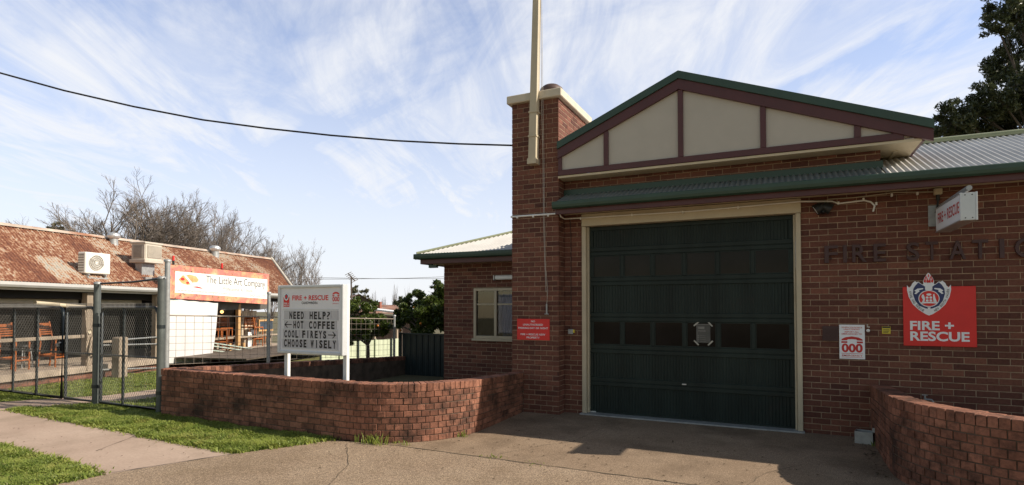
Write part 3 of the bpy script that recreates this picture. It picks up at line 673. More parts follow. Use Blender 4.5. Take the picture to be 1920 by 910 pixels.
def wallmap(px0, py0, px1, py1, y, sq=None):
    a, b = W(px0, py0, y=y), W(px1, py1, y=y); return a, b
def plate(T, name, x0, z0, x1, z1, y, th, mat):
    mb = MB(); mb.bbox((x0, y - th, z0), (x1, y, z1), .003); part(name, mb, mat, T); return lambda a, b, o=.0: Vector((x0 + (x1 - x0) * a, y - th - .0018 - o, z0 + (z1 - z0) * b))
a, b = W(970, 637, y=CY), W(1031, 598.5, y=CY)
t = thing('parking_sign', 'small red sign with white lettering about unauthorised parking on the brick pillar', 'sign', (a.x, CY, a.z))
f = plate(t, 'plate', a.x, a.z, b.x, b.z, CY - .007, .006, M['red'])
for s_, y0, y1, x0, x1 in (('NO', .84, .93, .44, .56), ('UNAUTHORISED', .68, .77, .19, .80), ('PARKING DAY OR NIGHT', .52, .61, .045, .955), ('FIRE + RESCUE NSW', .22, .31, .115, .87), ('PROPERTY', .07, .16, .30, .70)): tx = MB(); text(tx, s_, f, (x0, y0, x1, y1), bold=.012); part('lettering', tx, M['signwhite'], t)

a, b = W(1694, 648, y=YW), W(1829, 536.5, y=YW)
t = thing('station_sign', 'large red FIRE + RESCUE sign with a shield crest on the brick wall', 'sign', (a.x, YW, a.z))
f = plate(t, 'plate', a.x, a.z, b.x, b.z, YW - .008, .010, M['red'])
tx = MB(); text(tx, 'FIRE +', f, (.095, .268, .70, .42), bold=.03); part('lettering', tx, M['signwhite'], t); tx = MB(); text(tx, 'RESCUE', f, (.095, .085, .905, .245), bold=.03); part('lettering', tx, M['signwhite'], t)
# crest, drawn in units of the crop of the photograph (x right, y down) and set on the plate
def cr(a_, b_, o=0.0): return f((a_ - 82) / 762, 1 - (b_ - 212) / 625, .004 + o)
def flip(pts): return [(718 - x, y) for x, y in pts]
shield = [(128, 196), (150, 222), (172, 205), (185, 178), (215, 152), (232, 165), (250, 160), (292, 190), (305, 185), (300, 160), (315, 120), (352, 70), (359, 66), (366, 70)] 
right_ = [(718 - x, y) for x, y in shield[::-1]]
low = [(592, 250), (575, 320), (530, 400), (470, 455), (400, 500), (359, 517), (318, 500), (248, 455), (188, 400), (145, 320), (128, 250)]
c1 = MB(); c1.prism(shield + right_[1:] + low, lambda x, y: cr(x, y), depth=(0, .003, 0))
cre = part('crest', c1, M['signwhite'], t)
c2 = MB(); half = [(250, 168), (292, 196), (322, 205), (322, 245), (359, 250)]
c2.prism([(250, 168), (292, 196), (320, 205), (320, 245), (398, 245), (398, 205), (426, 196), (468, 168), (500, 200), (522, 235), (528, 290), (505, 360), (460, 415), (400, 440), (375, 445), (343, 445), (318, 440), (258, 415), (213, 360), (190, 290), (196, 235), (218, 200)], lambda x, y: cr(x, y, .002)); part('crest_field', c2, M['blue'], cre)
c3 = MB(); c3.prism([(300, 182), (418, 182), (412, 205), (398, 212), (394, 250), (324, 250), (320, 212), (306, 205)], lambda x, y: cr(x, y, .004))
for s_ in (0, 1):
    fl_ = (lambda q: flip(q)) if s_ else (lambda q: q)
    c3.prism(fl_([(205, 255), (240, 232), (300, 228), (302, 238), (255, 250), (262, 262), (222, 292), (204, 284), (225, 268)]), lambda x, y: cr(x, y, .004))
c3.prism(ell(359, 338, 112, 88, 36), lambda x, y: cr(x, y, .004)); c3.prism([(343, 430), (375, 430), (366, 490), (359, 505), (352, 490)], lambda x, y: cr(x, y, .004)); part('crest_torch', c3, M['signwhite'], cre)
c4 = MB(); c4.prism(ell(359, 338, 103, 80, 36), lambda x, y: cr(x, y, .006))
for px_, py_, dx, dy in ((320, 150, 14, 30), (345, 150, 12, 34), (372, 150, 12, 34), (398, 150, 14, 30), (332, 115, 11, 22), (385, 115, 11, 22), (359, 98, 9, 22), (359, 160, 9, 18)): c4.prism([(px_ - dx, py_ + dy * .4), (px_, py_ - dy), (px_ + dx * .8, py_), (px_ + dx * .4, py_ + dy * .8)], lambda x, y: cr(x, y, .006))
part('crest_red', c4, M['red'], cre)
c5 = MB()
for q in ([(285, 300), (300, 292), (312, 318), (318, 345), (308, 372), (284, 378), (296, 350), (280, 322)], [(403, 296), (416, 288), (420, 312), (430, 345), (440, 372), (408, 378), (402, 345)], [(270, 380), (300, 372), (420, 372), (452, 380), (440, 392), (380, 388), (330, 388), (280, 392)], ell(359, 296, 26, 12, 16)): c5.prism(q, lambda x, y: cr(x, y, .008))
for x_, y_ in ((340, 328), (378, 328), (340, 358), (378, 358)): c5.prism(ell(x_, y_, 15, 12, 12), lambda x, y: cr(x, y, .008))
part('crest_arms', c5, M['signwhite'], cre)
c6 = MB()
def arc_text(mb, s_, pts, h_, o):
    cum = [0]
    for (x0, y0), (x1, y1) in zip(pts, pts[1:]): cum.append(cum[-1] + math.hypot(x1 - x0, y1 - y0))
    n = len(s_)
    for i, chh in enumerate(s_):
        if chh == ' ': continue
        d = cum[-1] * (i + .5) / n; j = 0
        while j < len(cum) - 2 and d > cum[j + 1]: j += 1
        x0, y0 = pts[j]; x1, y1 = pts[j + 1]; L_ = cum[j + 1] - cum[j]; ux, uy = (x1 - x0) / L_, (y1 - y0) / L_
        cx_, cy_ = x0 + ux * (d - cum[j]), y0 + uy * (d - cum[j]); w_ = cum[-1] / n * .78 * (.35 if chh == 'I' else 1)
        text(mb, chh, lambda a_, b_: cr(cx_ + ux * (a_ - .5) * w_ + uy * (b_ - .5) * h_, cy_ + uy * (a_ - .5) * w_ - ux * (b_ - .5) * h_, o), (0, 0, 1, 1), bold=.01)
arc_text(c6, 'FIRE AND RESCUE', [(158, 262), (170, 320), (205, 385), (255, 435), (305, 468)], 24, .005); part('crest_lettering', c6, M['ink'], cre); c6 = MB()
arc_text(c6, 'NEW SOUTH WALES', [(413, 468), (463, 435), (513, 385), (548, 320), (562, 240)], 24, .005)
part('crest_lettering', c6, M['ink'], cre)

a, b = W(1574, 672.5, y=YW), W(1621, 609.5, y=YW)
t = thing('emergency_sign', 'white sign with a red telephone handset over 000 on the brick wall', 'sign', (a.x, YW, a.z))
f = plate(t, 'plate', a.x, a.z, b.x, b.z, YW - .008, .006, M['signwhite'])
def phone(tx, f, bx):
    g_ = lambda x, y: f(bx[0] + (bx[2] - bx[0]) * x, bx[1] + (bx[3] - bx[1]) * y)
    tx.prism([(0, .38), (.03, .62), (.2, .86), (.5, 1), (.8, .86), (.97, .62), (1, .38), (.73, .42), (.70, .55), (.5, .6), (.30, .55), (.27, .42)], g_); tx.prism(rect(0, 0, .28, .26), g_); tx.prism(rect(.72, 0, 1, .26), g_)
tx = MB(); phone(tx, f, (.08, .465, .92, .66)); part('handset_print', tx, M['redink'], t); tx = MB(); text(tx, '000', f, (.09, .19, .91, .45), bold=.035); part('lettering', tx, M['redink'], t); tx = MB(); text(tx, 'EMERGENCY', f, (.10, .075, .90, .125), bold=.015); tx.prism(rect(.08, .155, .92, .165), f); tx.prism(rect(.08, .045, .92, .053), f); part('lettering', tx, M['redink'], t)
for s_, x0, x1, y0 in (('WHEN STATION IS', .09, .90, .90), ('UNATTENDED', .18, .80, .845), ('REPORT ALL', .22, .77, .77), ('EMERGENCIES TO', .10, .89, .71)): tx = MB(); text(tx, s_, f, (x0, y0, x1, y0 + .042), bold=.012); part('lettering', tx, M['redink'], t)

a, b = W(1653.5, 626, y=YW), W(1669.5, 612.5, y=YW)
t = thing('warning_sticker', 'tiny yellow warning notice with a black header on the brick wall', 'notice', (a.x, YW, a.z))
f = plate(t, 'plate', a.x, a.z, b.x, b.z, YW - .008, .004, M['yellow'])
tx = MB(); tx.prism(rect(.05, .78, .95, .97), f); tx.prism(rect(.14, .5, .86, .58), f); tx.prism(rect(.14, .3, .8, .36), f); tx.prism(rect(.14, .14, .7, .2), f); part('print', tx, M['ink'], t)
a, b = W(1542, 639.5, y=YW), W(1571, 612, y=YW)
t = thing('wall_vent', 'dark red louvred vent plate set in the brick wall beside the white 000 sign', 'vent', (a.x, YW, a.z))
f = plate(t, 'plate', a.x, a.z, b.x, b.z, YW - .007, .012, M['letter'])
tx = MB()
for i in range(8): z_ = a.z + (b.z - a.z) * (.1 + i * .1); tx.box((a.x + .02, YW - .030, z_), (b.x - .02, YW - .0195, z_ + .012))
part('louvre', tx, M['letter'], t)
p = W(1627.5, 620, y=YW); t = thing('door_bell', 'small white round push button and hook on the brick wall', 'button', (p.x, YW, p.z))
bl = MB(); RX = Matrix.Rotation(R(90), 4, 'X'); bl.lathe([(0, .03), (.018, .03), (.022, .02), (.022, .0)], (p.x, YW - .006, p.z), 14, M=RX.to_3x3().to_4x4()); part('button', bl, M['white'], t)
bl = MB(); bl.tube([(p.x - .012, YW - .01, p.z + .05), (p.x - .012, YW - .035, p.z + .055), (p.x - .012, YW - .04, p.z + .085)], .008, 6); bl.tube([(p.x + .0, YW - .01, p.z + .05), (p.x + .012, YW - .03, p.z + .05)], .008, 6); part('hook', bl, M['white'], t)
p = W(1073, 622, y=YW); t = thing('key_switch', 'grey key switch box with a yellow button left of the garage door', 'switch', (p.x, YW, p.z))
ks = MB(); ks.bbox((p.x - .06, YW - .06, p.z - .045), (p.x + .03, YW - .005, p.z + .045), .006); part('case', ks, M['galv'], t)
ks = MB(); ks.bbox((p.x + .032, YW - .06, p.z - .02), (p.x + .055, YW - .006, p.z + .035), .004); part('button', ks, M['yellow'], t)
ks = MB(); ks.tube([(p.x - .015, YW - .02, p.z + .05), (p.x - .015, YW - .015, 3.1), (p.x - .03, YW - .015, 3.40)], .006, 6); part('cable', ks, M['letter'], t)

t = thing('wall_letters', 'raised dark brown FIRE STATION letters across the brick wall', 'lettering', tuple(W(1700, 475, y=YW)))
lt = [('F', 1546, 1571), ('I', 1581, 1588), ('R', 1598, 1625), ('E', 1638, 1661), ('S', 1700, 1724), ('T', 1736, 1759), ('A', 1780, 1811), ('T', 1823, 1853), ('I', 1874, 1883), ('O', 1903, 1945), ('N', 1960, 1998)]
zt, zb = W(1546, 462, y=YW).z, W(1546, 494, y=YW).z
for s_, p0, p1 in lt:
    x0, x1 = W(p0, 480, y=YW - .04).x, W(p1, 480, y=YW - .04).x; mb = MB()
    text(mb, s_, lambda a_, b_: Vector((x0 + (x1 - x0) * a_, YW - .055, zb + (zt - zb) * b_)), (0, 0, 1, 1), bold=.012, depth=(0, .035, 0))
    for zz_ in (.25, .75): mb.box(((x0 + x1) / 2 - .008, YW - .02, zb + (zt - zb) * zz_ - .008), ((x0 + x1) / 2 + .008, YW + .01, zb + (zt - zb) * zz_ + .008))
    part('letter', mb, M['letter'], t)

# projecting light box
lx = 1.87; p0 = W(1753.5, 385, x=lx); zt_, zb_ = 3.165, 2.84; ya, yb = 9.27, 8.12
t = thing('light_box', 'white projecting FIRE + RESCUE light box on a wall bracket', 'illuminated sign', (lx, YW, zb_))
mb = MB(); mb.bbox((lx, yb, zb_ + .016), (lx + .15, ya, zt_ - .016), .004); part('panel', mb, M['signwhite'], t)
mb = MB(); mb.bbox((lx - .006, yb - .004, zt_ - .015), (lx + .156, ya + .004, zt_), .004); mb.bbox((lx - .006, yb - .004, zb_), (lx + .156, ya + .004, zb_ + .015), .004); mb.bbox((lx - .004, yb - .02, zb_ + .003), (lx + .154, yb - .0015, zt_ - .003), .003)
mb.bbox((lx - .006, yb - .028, zb_), (lx + .012, yb - .0205, zt_), .002); mb.bbox((lx + .138, yb - .028, zb_), (lx + .156, yb - .0205, zt_), .002); part('frame', mb, M['alu'], t)
for i, z_ in ((0, zb_ + .03), (1, zb_ + .03), (0, zt_ - .03), (1, zt_ - .03)): mb = MB(); mb.tube([(lx + .042 + .066 * i, yb - .024, z_), (lx + .042 + .066 * i, yb - .019, z_)], .007, 8); part('rivet', mb, M['ink'], t)
mb = MB(); text(mb, 'FIRE + RESCUE', lambda a_, b_: Vector((lx - .0022, ya - .12 - (ya - yb - .16) * a_, zb_ + .10 + (zt_ - zb_ - .19) * b_)), (0, 0, 1, 1), bold=.012); part('lettering', mb, M['redink'], t)
mb = MB(); mb.tube([(lx + .075, YW - .03, zt_ + .035), (lx + .075, yb - .05, zt_ + .045)], .03, 12); part('tube_arm', mb, M['galv'], t)
mb = MB(); mb.bbox((lx - .06, YW - .02, zb_ + .1), (lx + .11, YW - .004, zt_ + .06), .003); mb.tube([(lx + .05, YW - .02, zb_ + .25), (lx + .06, ya - .02, zb_ + .25)], .022, 8); part('bracket', mb, M['galv'], t)
mb = MB(); q = W(1758, 361, y=YW - .03); mb.bbox((q.x - .045, YW - .08, q.z - .035), (q.x + .045, YW - .004, q.z + .05), .006); part('junction_box', mb, M['cream'], t)
mb = MB(); mb.tube([(q.x, YW - .04, q.z - .036), (q.x, YW - .04, q.z - .11)], .022, 8); mb.tube([(q.x, YW - .04, q.z - .11), (q.x - .01, YW - .05, q.z - .2), (q.x - .03, YW - .05, q.z - .28)], .012, 8); part('gland', mb, M['ink'], t)

p = W(1543, 390, y=YW - .06); t = thing('flood_light', 'black twin head security light under the eave right of the garage door', 'security light', (p.x, YW, p.z))
mb = MB(); mb.lathe([(.05, 0), (.05, .03), (.0, .035)], (p.x, YW - .006, p.z + .02), 12, M=RX); mb.tube([(p.x, YW - .03, p.z + .02), (p.x, YW - .09, p.z - .02)], .022, 8); part('mount', mb, M['black'], t)
for sg in (-1, 1):
    Rm = Matrix.Rotation(sg * R(-122), 4, 'Y'); mb = MB(); mb.lathe([(0, 0), (.045, .004), (.065, .03), (.08, .115), (.08, .135)], (p.x + sg * .012, YW - .09, p.z + .035), 14, M=Rm); hd = part('lamp_head', mb, M['black'], t)
    mb = MB(); mb.lathe([(0, .125), (.073, .128)], (p.x + sg * .012, YW - .09, p.z + .035), 14, M=Rm); part('lens', mb, M['signwhite'], hd)
mb = MB(); mb.tube([(p.x, YW - .09, p.z - .02), (p.x, YW - .11, p.z - .085)], .028, 10); part('sensor', mb, M['black'], t)

# poster taped on the door
a, b = W(1305.5, 643, y=gy - .002), W(1331.5, 608, y=gy - .002)
t = thing('poster', 'small grey poster taped by its corners to the garage door window', 'poster', (a.x, gy, a.z)); yy = gy + .0235 - .0
mb = MB(); mb.box((a.x, gy + .019, a.z), (b.x, gy + .0225, b.z)); part('sheet', mb, M['paper'], t)
f = lambda a_, b_: Vector((a.x + (b.x - a.x) * a_, gy + .0172, a.z + (b.z - a.z) * b_))
mb = MB()
mb.prism(rect(.02, .965, .98, .99), f); mb.prism(rect(.03, .02, .06, .97), f); mb.prism(rect(.12, .74, .58, .86), f)
for i in range(4): mb.prism(ell(.14, .08 + .1 * i, .035, .028, 10), f); mb.prism(rect(.24, .07 + .1 * i, .66, .085 + .1 * i), f)
text(mb, 'POUR', f, (.15, .59, .68, .67), bold=.02)
part('print', mb, P('poster_print', (.22, .215, .20), .6), t)
for ca, cb_, an in ((0, 1, 40), (1, 1, -48), (0, 0, -45), (1, 0, 45)):
    c = f(ca, cb_); mb = MB(); Mt = Matrix.Translation((c.x, gy + .0085, c.z)) @ Matrix.Rotation(R(-an), 4, 'Y'); mb.box((-.05, -.0015, -.011), (.05, .0015, .011), M=Mt); part('tape', mb, P('tape', (.42, .40, .35), .5), t)

# small box and tap at the right wall
p = W(1621, 831, z=.0); t = thing('open_box', 'small grey open metal box on the concrete against the brick wall', 'box', (p.x, p.y, 0), R(-12))
xf = Matrix.Translation((p.x, p.y, .004)) @ Matrix.Rotation(R(-12), 4, 'Z'); mb = MB(xf); w_, d_, h_ = .105, .09, .16
for q in (((-w_, -d_, 0), (w_, -d_ + .012, h_)), ((-w_, d_ - .012, 0), (w_, d_, h_)), ((-w_, -d_ + .013, 0), (-w_ + .012, d_ - .013, h_)), ((w_ - .012, -d_ + .013, 0), (w_, d_ - .013, h_)), ((-w_ + .013, -d_ + .013, .01), (w_ - .013, d_ - .013, .02))): mb.box(*q)
part('body', mb, M['galv'], t)
mb = MB(xf); mb.box((w_ - .01, -d_ * .6, h_ + .001), (w_ + .03, -d_ * .6 + .012, h_ + .06)); part('flap', mb, M['galv'], t)
tp = W(1734, 746, y=9.2); t = thing('garden_tap', 'galvanised garden tap on a standpipe behind the right low wall', 'tap', (tp.x, 9.2, 0))
mb = MB(); mb.tube([(tp.x, 9.2, 0), (tp.x, 9.2, tp.z)], .014, 8); part('standpipe', mb, M['galv'], t)
mb = MB(); mb.tube([(tp.x, 9.2, tp.z - .02), (tp.x + .07, 9.17, tp.z - .02), (tp.x + .085, 9.16, tp.z - .05)], .013, 8); mb.tube([(tp.x - .0, 9.2, tp.z), (tp.x, 9.2, tp.z + .03)], .01, 6); mb.tube([(tp.x - .03, 9.2, tp.z + .035), (tp.x + .03, 9.2, tp.z + .035)], .007, 6); part('spout', mb, M['galv'], t)

# ================================================================ LOW BRICK WALLS
def arc(cx, cy, r, a0, a1, n): return [(cx + r * math.cos(R(a0 + (a1 - a0) * i / n)), cy + r * math.sin(R(a0 + (a1 - a0) * i / n))) for i in range(n + 1)]
def low_wall(name, label, pth, n, z0, hdr, seed, thick=.23, zof=None, cope=True):
    rnd = random.Random(seed); T = thing(name, label, 'wall', (*pth[0], 0))
    mb = MB(); bricks(mb, pth, z0, n, header=hdr, rnd=rnd, slab=thick - .005, jit=.0045, face=.011, z_of=zof); part('brickwork', mb, [M['pbrick'], M['pmortar']], T)
    zt = z0 + n * .086; mb = MB(); pts = [Vector((*p, 0)) for p in pth]; cum = [0]
    for a_, b_ in zip(pts, pts[1:]): cum.append(cum[-1] + (b_ - a_).length)
    def at(s):
        i = 0
        while i < len(cum) - 2 and s > cum[i + 1]: i += 1
        d = (pts[i + 1] - pts[i]).normalized(); return pts[i] + d * (s - cum[i]), Vector((d.y, -d.x, 0))
    s = 0.0
    while s < cum[-1] - .02:
        w_ = rnd.choice((.074, .076, .078)); (pa, na), (pb_, nb) = at(s), at(min(cum[-1], s + w_)); o = rnd.uniform(.0, .012); h_ = zt + .108 + rnd.uniform(-.006, .004); zz_ = (lambda z: z) if zof is None else (lambda z: zof(s, z))
        A, B, C, D_ = pa + na * o, pb_ + nb * o, pb_ - nb * thick, pa - na * thick; e = .006; ce = (A + B + C + D_) / 4
        V = [(v_.x, v_.y, zz_(zt + .004)) for v_ in (A, B, C, D_)] + [(v_.x, v_.y, zz_(h_ - e)) for v_ in (A, B, C, D_)] + [(v_.x + (ce.x - v_.x) * .05, v_.y + (ce.y - v_.y) * .05, zz_(h_)) for v_ in (A, B, C, D_)]
        mb.add(V, [(0, 3, 2, 1), (8, 9, 10, 11)] + [(i, (i + 1) % 4, 4 + (i + 1) % 4, 4 + i) for i in range(4)] + [(4 + i, 4 + (i + 1) % 4, 8 + (i + 1) % 4, 8 + i) for i in range(4)], 0, min(.999, max(.001, rnd.gauss(.6, .2))))
        s += w_ + .010
    for i in range(len(pts) - 1):       # mortar bed between the coping bricks
        (pa, na), (pb_, nb) = at(cum[i] + 1e-5), at(cum[i + 1] - 1e-5); A, B, C, D_ = pa - na * .008, pb_ - nb * .008, pb_ - nb * (thick - .008), pa - na * (thick - .008)
        zq = (lambda s_, z: z) if zof is None else zof
        mb.add([(A.x, A.y, zq(cum[i], zt - .02)), (B.x, B.y, zq(cum[i + 1], zt - .02)), (C.x, C.y, zq(cum[i + 1], zt - .02)), (D_.x, D_.y, zq(cum[i], zt - .02)), (A.x, A.y, zq(cum[i], zt + .098)), (B.x, B.y, zq(cum[i + 1], zt + .098)), (C.x, C.y, zq(cum[i + 1], zt + .098)), (D_.x, D_.y, zq(cum[i], zt + .098))], [(0, 3, 2, 1), (4, 5, 6, 7), (0, 1, 5, 4), (1, 2, 6, 5), (2, 3, 7, 6), (3, 0, 4, 7)], 1)
    part('coping', mb, [M['pbrick'], M['pmortar']], T); return T
LP = [(-9.53, 6.15), (-5.4, 6.12)] + arc(-5.4, 7.45, 1.33, -90, 0, 24)[1:] + [(-4.12, 9.11)]
low_wall('low_wall', 'curved low brick wall in front of the letter board, rounding a corner to the brick pillar', LP, 8, 0.0, lambda s: 4.0 < s < 6.5, 21, zof=lambda s, z: z * (1 - .135 * max(0, (s - 5.6) / 2.27)))
RP = [(1.10, 9.39), (1.075, 7.6)] + arc(2.4, 7.6, 1.33, 180, 270, 24)[1:] + [(7.4, 6.27)]
low_wall('low_wall', 'curved low brick wall at the right edge of the driveway below the big red sign', RP, 9, -.014, lambda s: 1.6 < s < 3.4, 22, zof=lambda s, z: z * (1 - .125 * max(0, 1 - s / 2.2)))
SW = [(-9.53, 12.74), (-9.53, 6.36)]
low_wall('boundary_wall', 'dark side boundary brick wall carrying the wire mesh fence behind the letter board', SW[::-1][::-1], 8, 0.0, lambda s: False, 23, zof=lambda s, z: z - .30 * (6.38 - s) / 6.38 if True else z)

# ================================================================ LETTER BOARD
ly = 6.8; lx0, lx1 = -7.55, -6.15; lz0, lz1 = 1.085, 2.20
t = thing('letter_board', 'white FIRE + RESCUE changeable letter board on two posts behind the low wall', 'notice board', ((lx0 + lx1) / 2, ly, 0))
mb = MB(); mb.box((lx0 + .03, ly + .03, lz0 + .03), (lx1 - .03, ly + .09, lz1 - .03)); part('panel', mb, M['offwhite'], t)
mb = MB()
for q in (((lx0, ly, lz0), (lx0 + .045, ly + .1, lz1)), ((lx1 - .045, ly, lz0), (lx1, ly + .1, lz1)), ((lx0 + .0455, ly + .001, lz0), (lx1 - .0455, ly + .1, lz0 + .045)), ((lx0 + .0455, ly + .001, lz1 - .045), (lx1 - .0455, ly + .1, lz1))): mb.bbox(*q, .008)
part('frame', mb, M['silver'], t)
for x in (lx0 + .05, lx1 - .088):
    mb = MB(); mb.bbox((x + .003, ly + .102, -.02), (x + .085, ly + .168, lz1 + .004 if x > lx1 - .1 else lz1 - .05), .008); part('post', mb, M['white'], t)
f = lambda a_, b_: Vector((lx0 + .05 + (lx1 - lx0 - .1) * a_, ly + .0275, lz0 + .05 + (lz1 - lz0 - .1) * b_))
mb = MB(); text(mb, 'FIRE + RESCUE', f, (.195, .805, .79, .885), bold=.025); phone(mb, f, (.855, .865, .965, .935)); text(mb, '000', f, (.855, .785, .965, .86), bold=.02); text(mb, 'EMERGENCY', f, (.86, .745, .96, .758)); mb.prism(rect(.045, .70, .145, .86), f); part('red_print', mb, M['red'], t)
mb = MB(); text(mb, 'CANOWINDRA', f, (.355, .745, .62, .785), bold=.012); part('town_print', mb, M['ink'], t)
f2 = lambda a_, b_: f(a_, b_) - Vector((0, .006, 0))
rows = [('NEED', .145, .405, .505, .625), ('HELP?', .485, .835, .505, .625), ('HOT', .215, .40, .355, .475), ('COFFEE', .475, .905, .355, .475), ('COOL', .06, .315, .205, .325), ('FIREYS', .365, .775, .205, .325), ('CHOOSE', .055, .455, .055, .18), ('WISELY', .505, .93, .055, .18)]
for s_, x0, x1, y0, y1 in rows:
    mb = MB(); n = len(s_); w_ = (x1 - x0) / n
    for i, chh in enumerate(s_):
        gw = .22 if chh == 'I' else .72; text(mb, chh, f2, (x0 + w_ * (i + .5 - gw / 2), y0, x0 + w_ * (i + .5 + gw / 2), y1), bold=.045 if chh != '?' else .0)
    part('black_word', mb, M['ink'], t)
for sg, c_, yq in ((-1, .135, .415), (1, .855, .265)):
    g2 = lambda a_, b_: f2(c_ + sg * a_, yq + b_); mb = MB()
    mb.prism([(-.06, -.007), (.06, -.007), (.06, .007), (-.06, .007)], g2)
    mb.prism([(.065, 0), (.02, .05), (.005, .05), (.045, 0)], g2); mb.prism([(.065, 0), (.045, 0), (.005, -.05), (.02, -.05)], g2); part('black_arrow', mb, M['ink'], t)
mb = MB(); f3 = lambda a_, b_: f(a_, b_)
for x0, x1, y0, y1 in ((.06, .415, .49, .64), (.42, .84, .49, .64), (.845, .95, .49, .64), (.06, .415, .34, .485), (.42, .93, .34, .485), (.04, .325, .19, .335), (.33, .94, .19, .335), (.035, .465, .04, .185), (.47, .95, .04, .185)):
    mb.prism(rect(x0, y0, x1, y1), lambda a_, b_: f3(a_, b_) - Vector((0, .0035, 0)), depth=(0, .003, 0))
part('letter_strip', mb, P('letter_strip', (.50, .50, .54), .3, var=.04), t)
mb = MB()
for y0 in (.655, .488, .338, .188, .032): mb.prism(rect(.04, y0, .95, y0 + .012), lambda a_, b_: f(a_, b_) - Vector((0, .001, 0)), depth=(0, -.006, 0))
part('letter_rail', mb, M['silver'], t)
mb = MB()
c_ = (.095, .80); mb.prism([(.05, .885), (.095, .93), (.14, .885), (.125, .82), (.095, .80), (.065, .82)], lambda a_, b_: f(a_, b_) - Vector((0, .003, 0))); text(mb, 'FIRE +', lambda a_, b_: f(a_, b_) - Vector((0, .002, 0)), (.053, .745, .137, .77), bold=.02); text(mb, 'RESCUE', lambda a_, b_: f(a_, b_) - Vector((0, .002, 0)), (.053, .712, .137, .737), bold=.02); part('badge_print', mb, M['signwhite'], t)
mb = MB(); mb.prism([(.066, .880), (.095, .912), (.124, .880), (.113, .835), (.095, .82), (.077, .835)], lambda a_, b_: f(a_, b_) - Vector((0, .0045, 0))); part('badge_field', mb, M['blue'], t)
mb = MB(); mb.prism(ell(.095, .865, .018, .026, 16), lambda a_, b_: f(a_, b_) - Vector((0, .006, 0))); part('badge_centre', mb, M['red'], t)

# ================================================================ GATES AND MESH FENCE
GYL = 6.3
def gx(px): return W(px, 650, y=GYL).x
def chain(mb, x0, x1, z0, z1, y, step=.062, r=.0027):
    """chain link: two families of leaning wires clipped to the panel"""
    w, h = x1 - x0, z1 - z0; k = 1.55
    for fam in (0, 1):
        c = -h / k
        while c < w:
            # line x = c + z/k
            za = max(0, -c * k); zb2 = min(h, (w - c) * k)
            if zb2 - za > .02:
                p = [(c + za / k, za), (c + zb2 / k, zb2)]
                if fam: p = [(w - a, b) for a, b in p]
                yo = y + (.002 if fam else -.002)
                (a0, b0), (a1, b1) = p; d = Vector((a1 - a0, 0, b1 - b0)).normalized(); n1 = Vector((-d.z, 0, d.x)) * r
                A = Vector((x0 + a0, yo, z0 + b0)); B = Vector((x0 + a1, yo, z0 + b1)); off = Vector((0, -r, 0))
                mb.add([A + n1, A + off * 1.2, A - n1, B + n1, B + off * 1.2, B - n1], [(0, 1, 4, 3), (1, 2, 5, 4)])
            c += step
    x = x0 + .03
    while x < x1 - .03: mb.box((x - .0032, y - .003, z1), (x + .0032, y + .003, z1 + .095)); x += step * .62
GATE_G = 'chain link gate leaves beside the brick wall'
def gate(px0, px1, label, bars, z0=.06, z1=1.83, cr_=.1, mid=.95, right_round=True, left_round=True):
    x0, x1 = gx(px0), gx(px1); T = thing('gate', label, 'gate', ((x0 + x1) / 2, GYL, 0), 0, GATE_G)
    mb = MB(); c = cr_; r = .030
    A = [(x0, z0)] + ([(x0, z1 - c), (x0 + c * .3, z1 - c * .3), (x0 + c, z1)] if left_round else [(x0, z1)]) + ([(x1 - c, z1), (x1 - c * .3, z1 - c * .3), (x1, z1 - c)] if right_round else [(x1, z1)]) + [(x1, z0), (x0, z0)]
    mb.tube([(a, GYL, b) for a, b in A], r, 8); part('frame', mb, M['steel'], T)
    mb = MB(); mb.tube([(x0, GYL - .0, mid), (x1, GYL - .0, mid)], .017, 8); part('cross_bar', mb, M['steel'], T)
    for bx in bars: mb = MB(); mb.tube([(gx(bx), GYL - .02, z0), (gx(bx), GYL - .02, z1)], .024, 8); part('upright', mb, M['steel'], T)
    mb = MB(); chain(mb, x0 + .02, x1 - .02, z0 + .02, z1 - .01, GYL - .03); part('chain_link', mb, M['wire'], T); return T
gate(-140, 117, 'wide left chain link gate leaf in front of the two bar stools', (-60, 28, 72))
gate(124, 177, 'narrow chain link gate leaf left of the tall grey post', ())
gate(190, 296, 'right hand chain link gate leaf meeting the brick wall', (234,))
mb = MB(); q = W(117, 645, y=GYL); T = thing('padlock', 'small silver padlock and bolt where the two gate leaves meet', 'padlock', (q.x, GYL, q.z))
mb.tube([(q.x - .12, GYL - .05, q.z - .01), (q.x + .02, GYL - .05, q.z + .03)], .016, 8); part('bolt', mb, M['galv'], T)
mb = MB(); mb.bbox((q.x - .06, GYL - .075, q.z - .055), (q.x - .02, GYL - .045, q.z - .005), .006); part('lock_body', mb, M['galv'], T)
PG = 'tall round gate posts'
for px, py, lab in ((183, 531, 'grey round steel gate post between the narrow and right gate leaves'), (303.5, 521, 'grey round steel gate post against the end of the brick wall')):
    q = W(px, py, y=GYL); T = thing('gate_post', lab, 'post', (q.x, GYL, 0), 0, PG); mb = MB(); mb.tube([(q.x, GYL, -.05), (q.x, GYL, q.z)], .058 if px < 200 else .062, 14); part('shaft', mb, P('post_paint', (.10, .112, .108), .45, .2, var=.2), T)
    mb = MB(); mb.lathe([(.066, q.z - .02), (.066, q.z + .01), (.04, q.z + .025), (0, q.z + .03)], (q.x, GYL, 0), 14); part('post_cap', mb, M['galv'], T)
    for zz_ in (.35, 1.5): mb = MB(); mb.tube([(q.x - .0, GYL, zz_ - .03), (q.x, GYL, zz_ + .03)], .068, 12); part('hinge_band', mb, M['steel'], T)
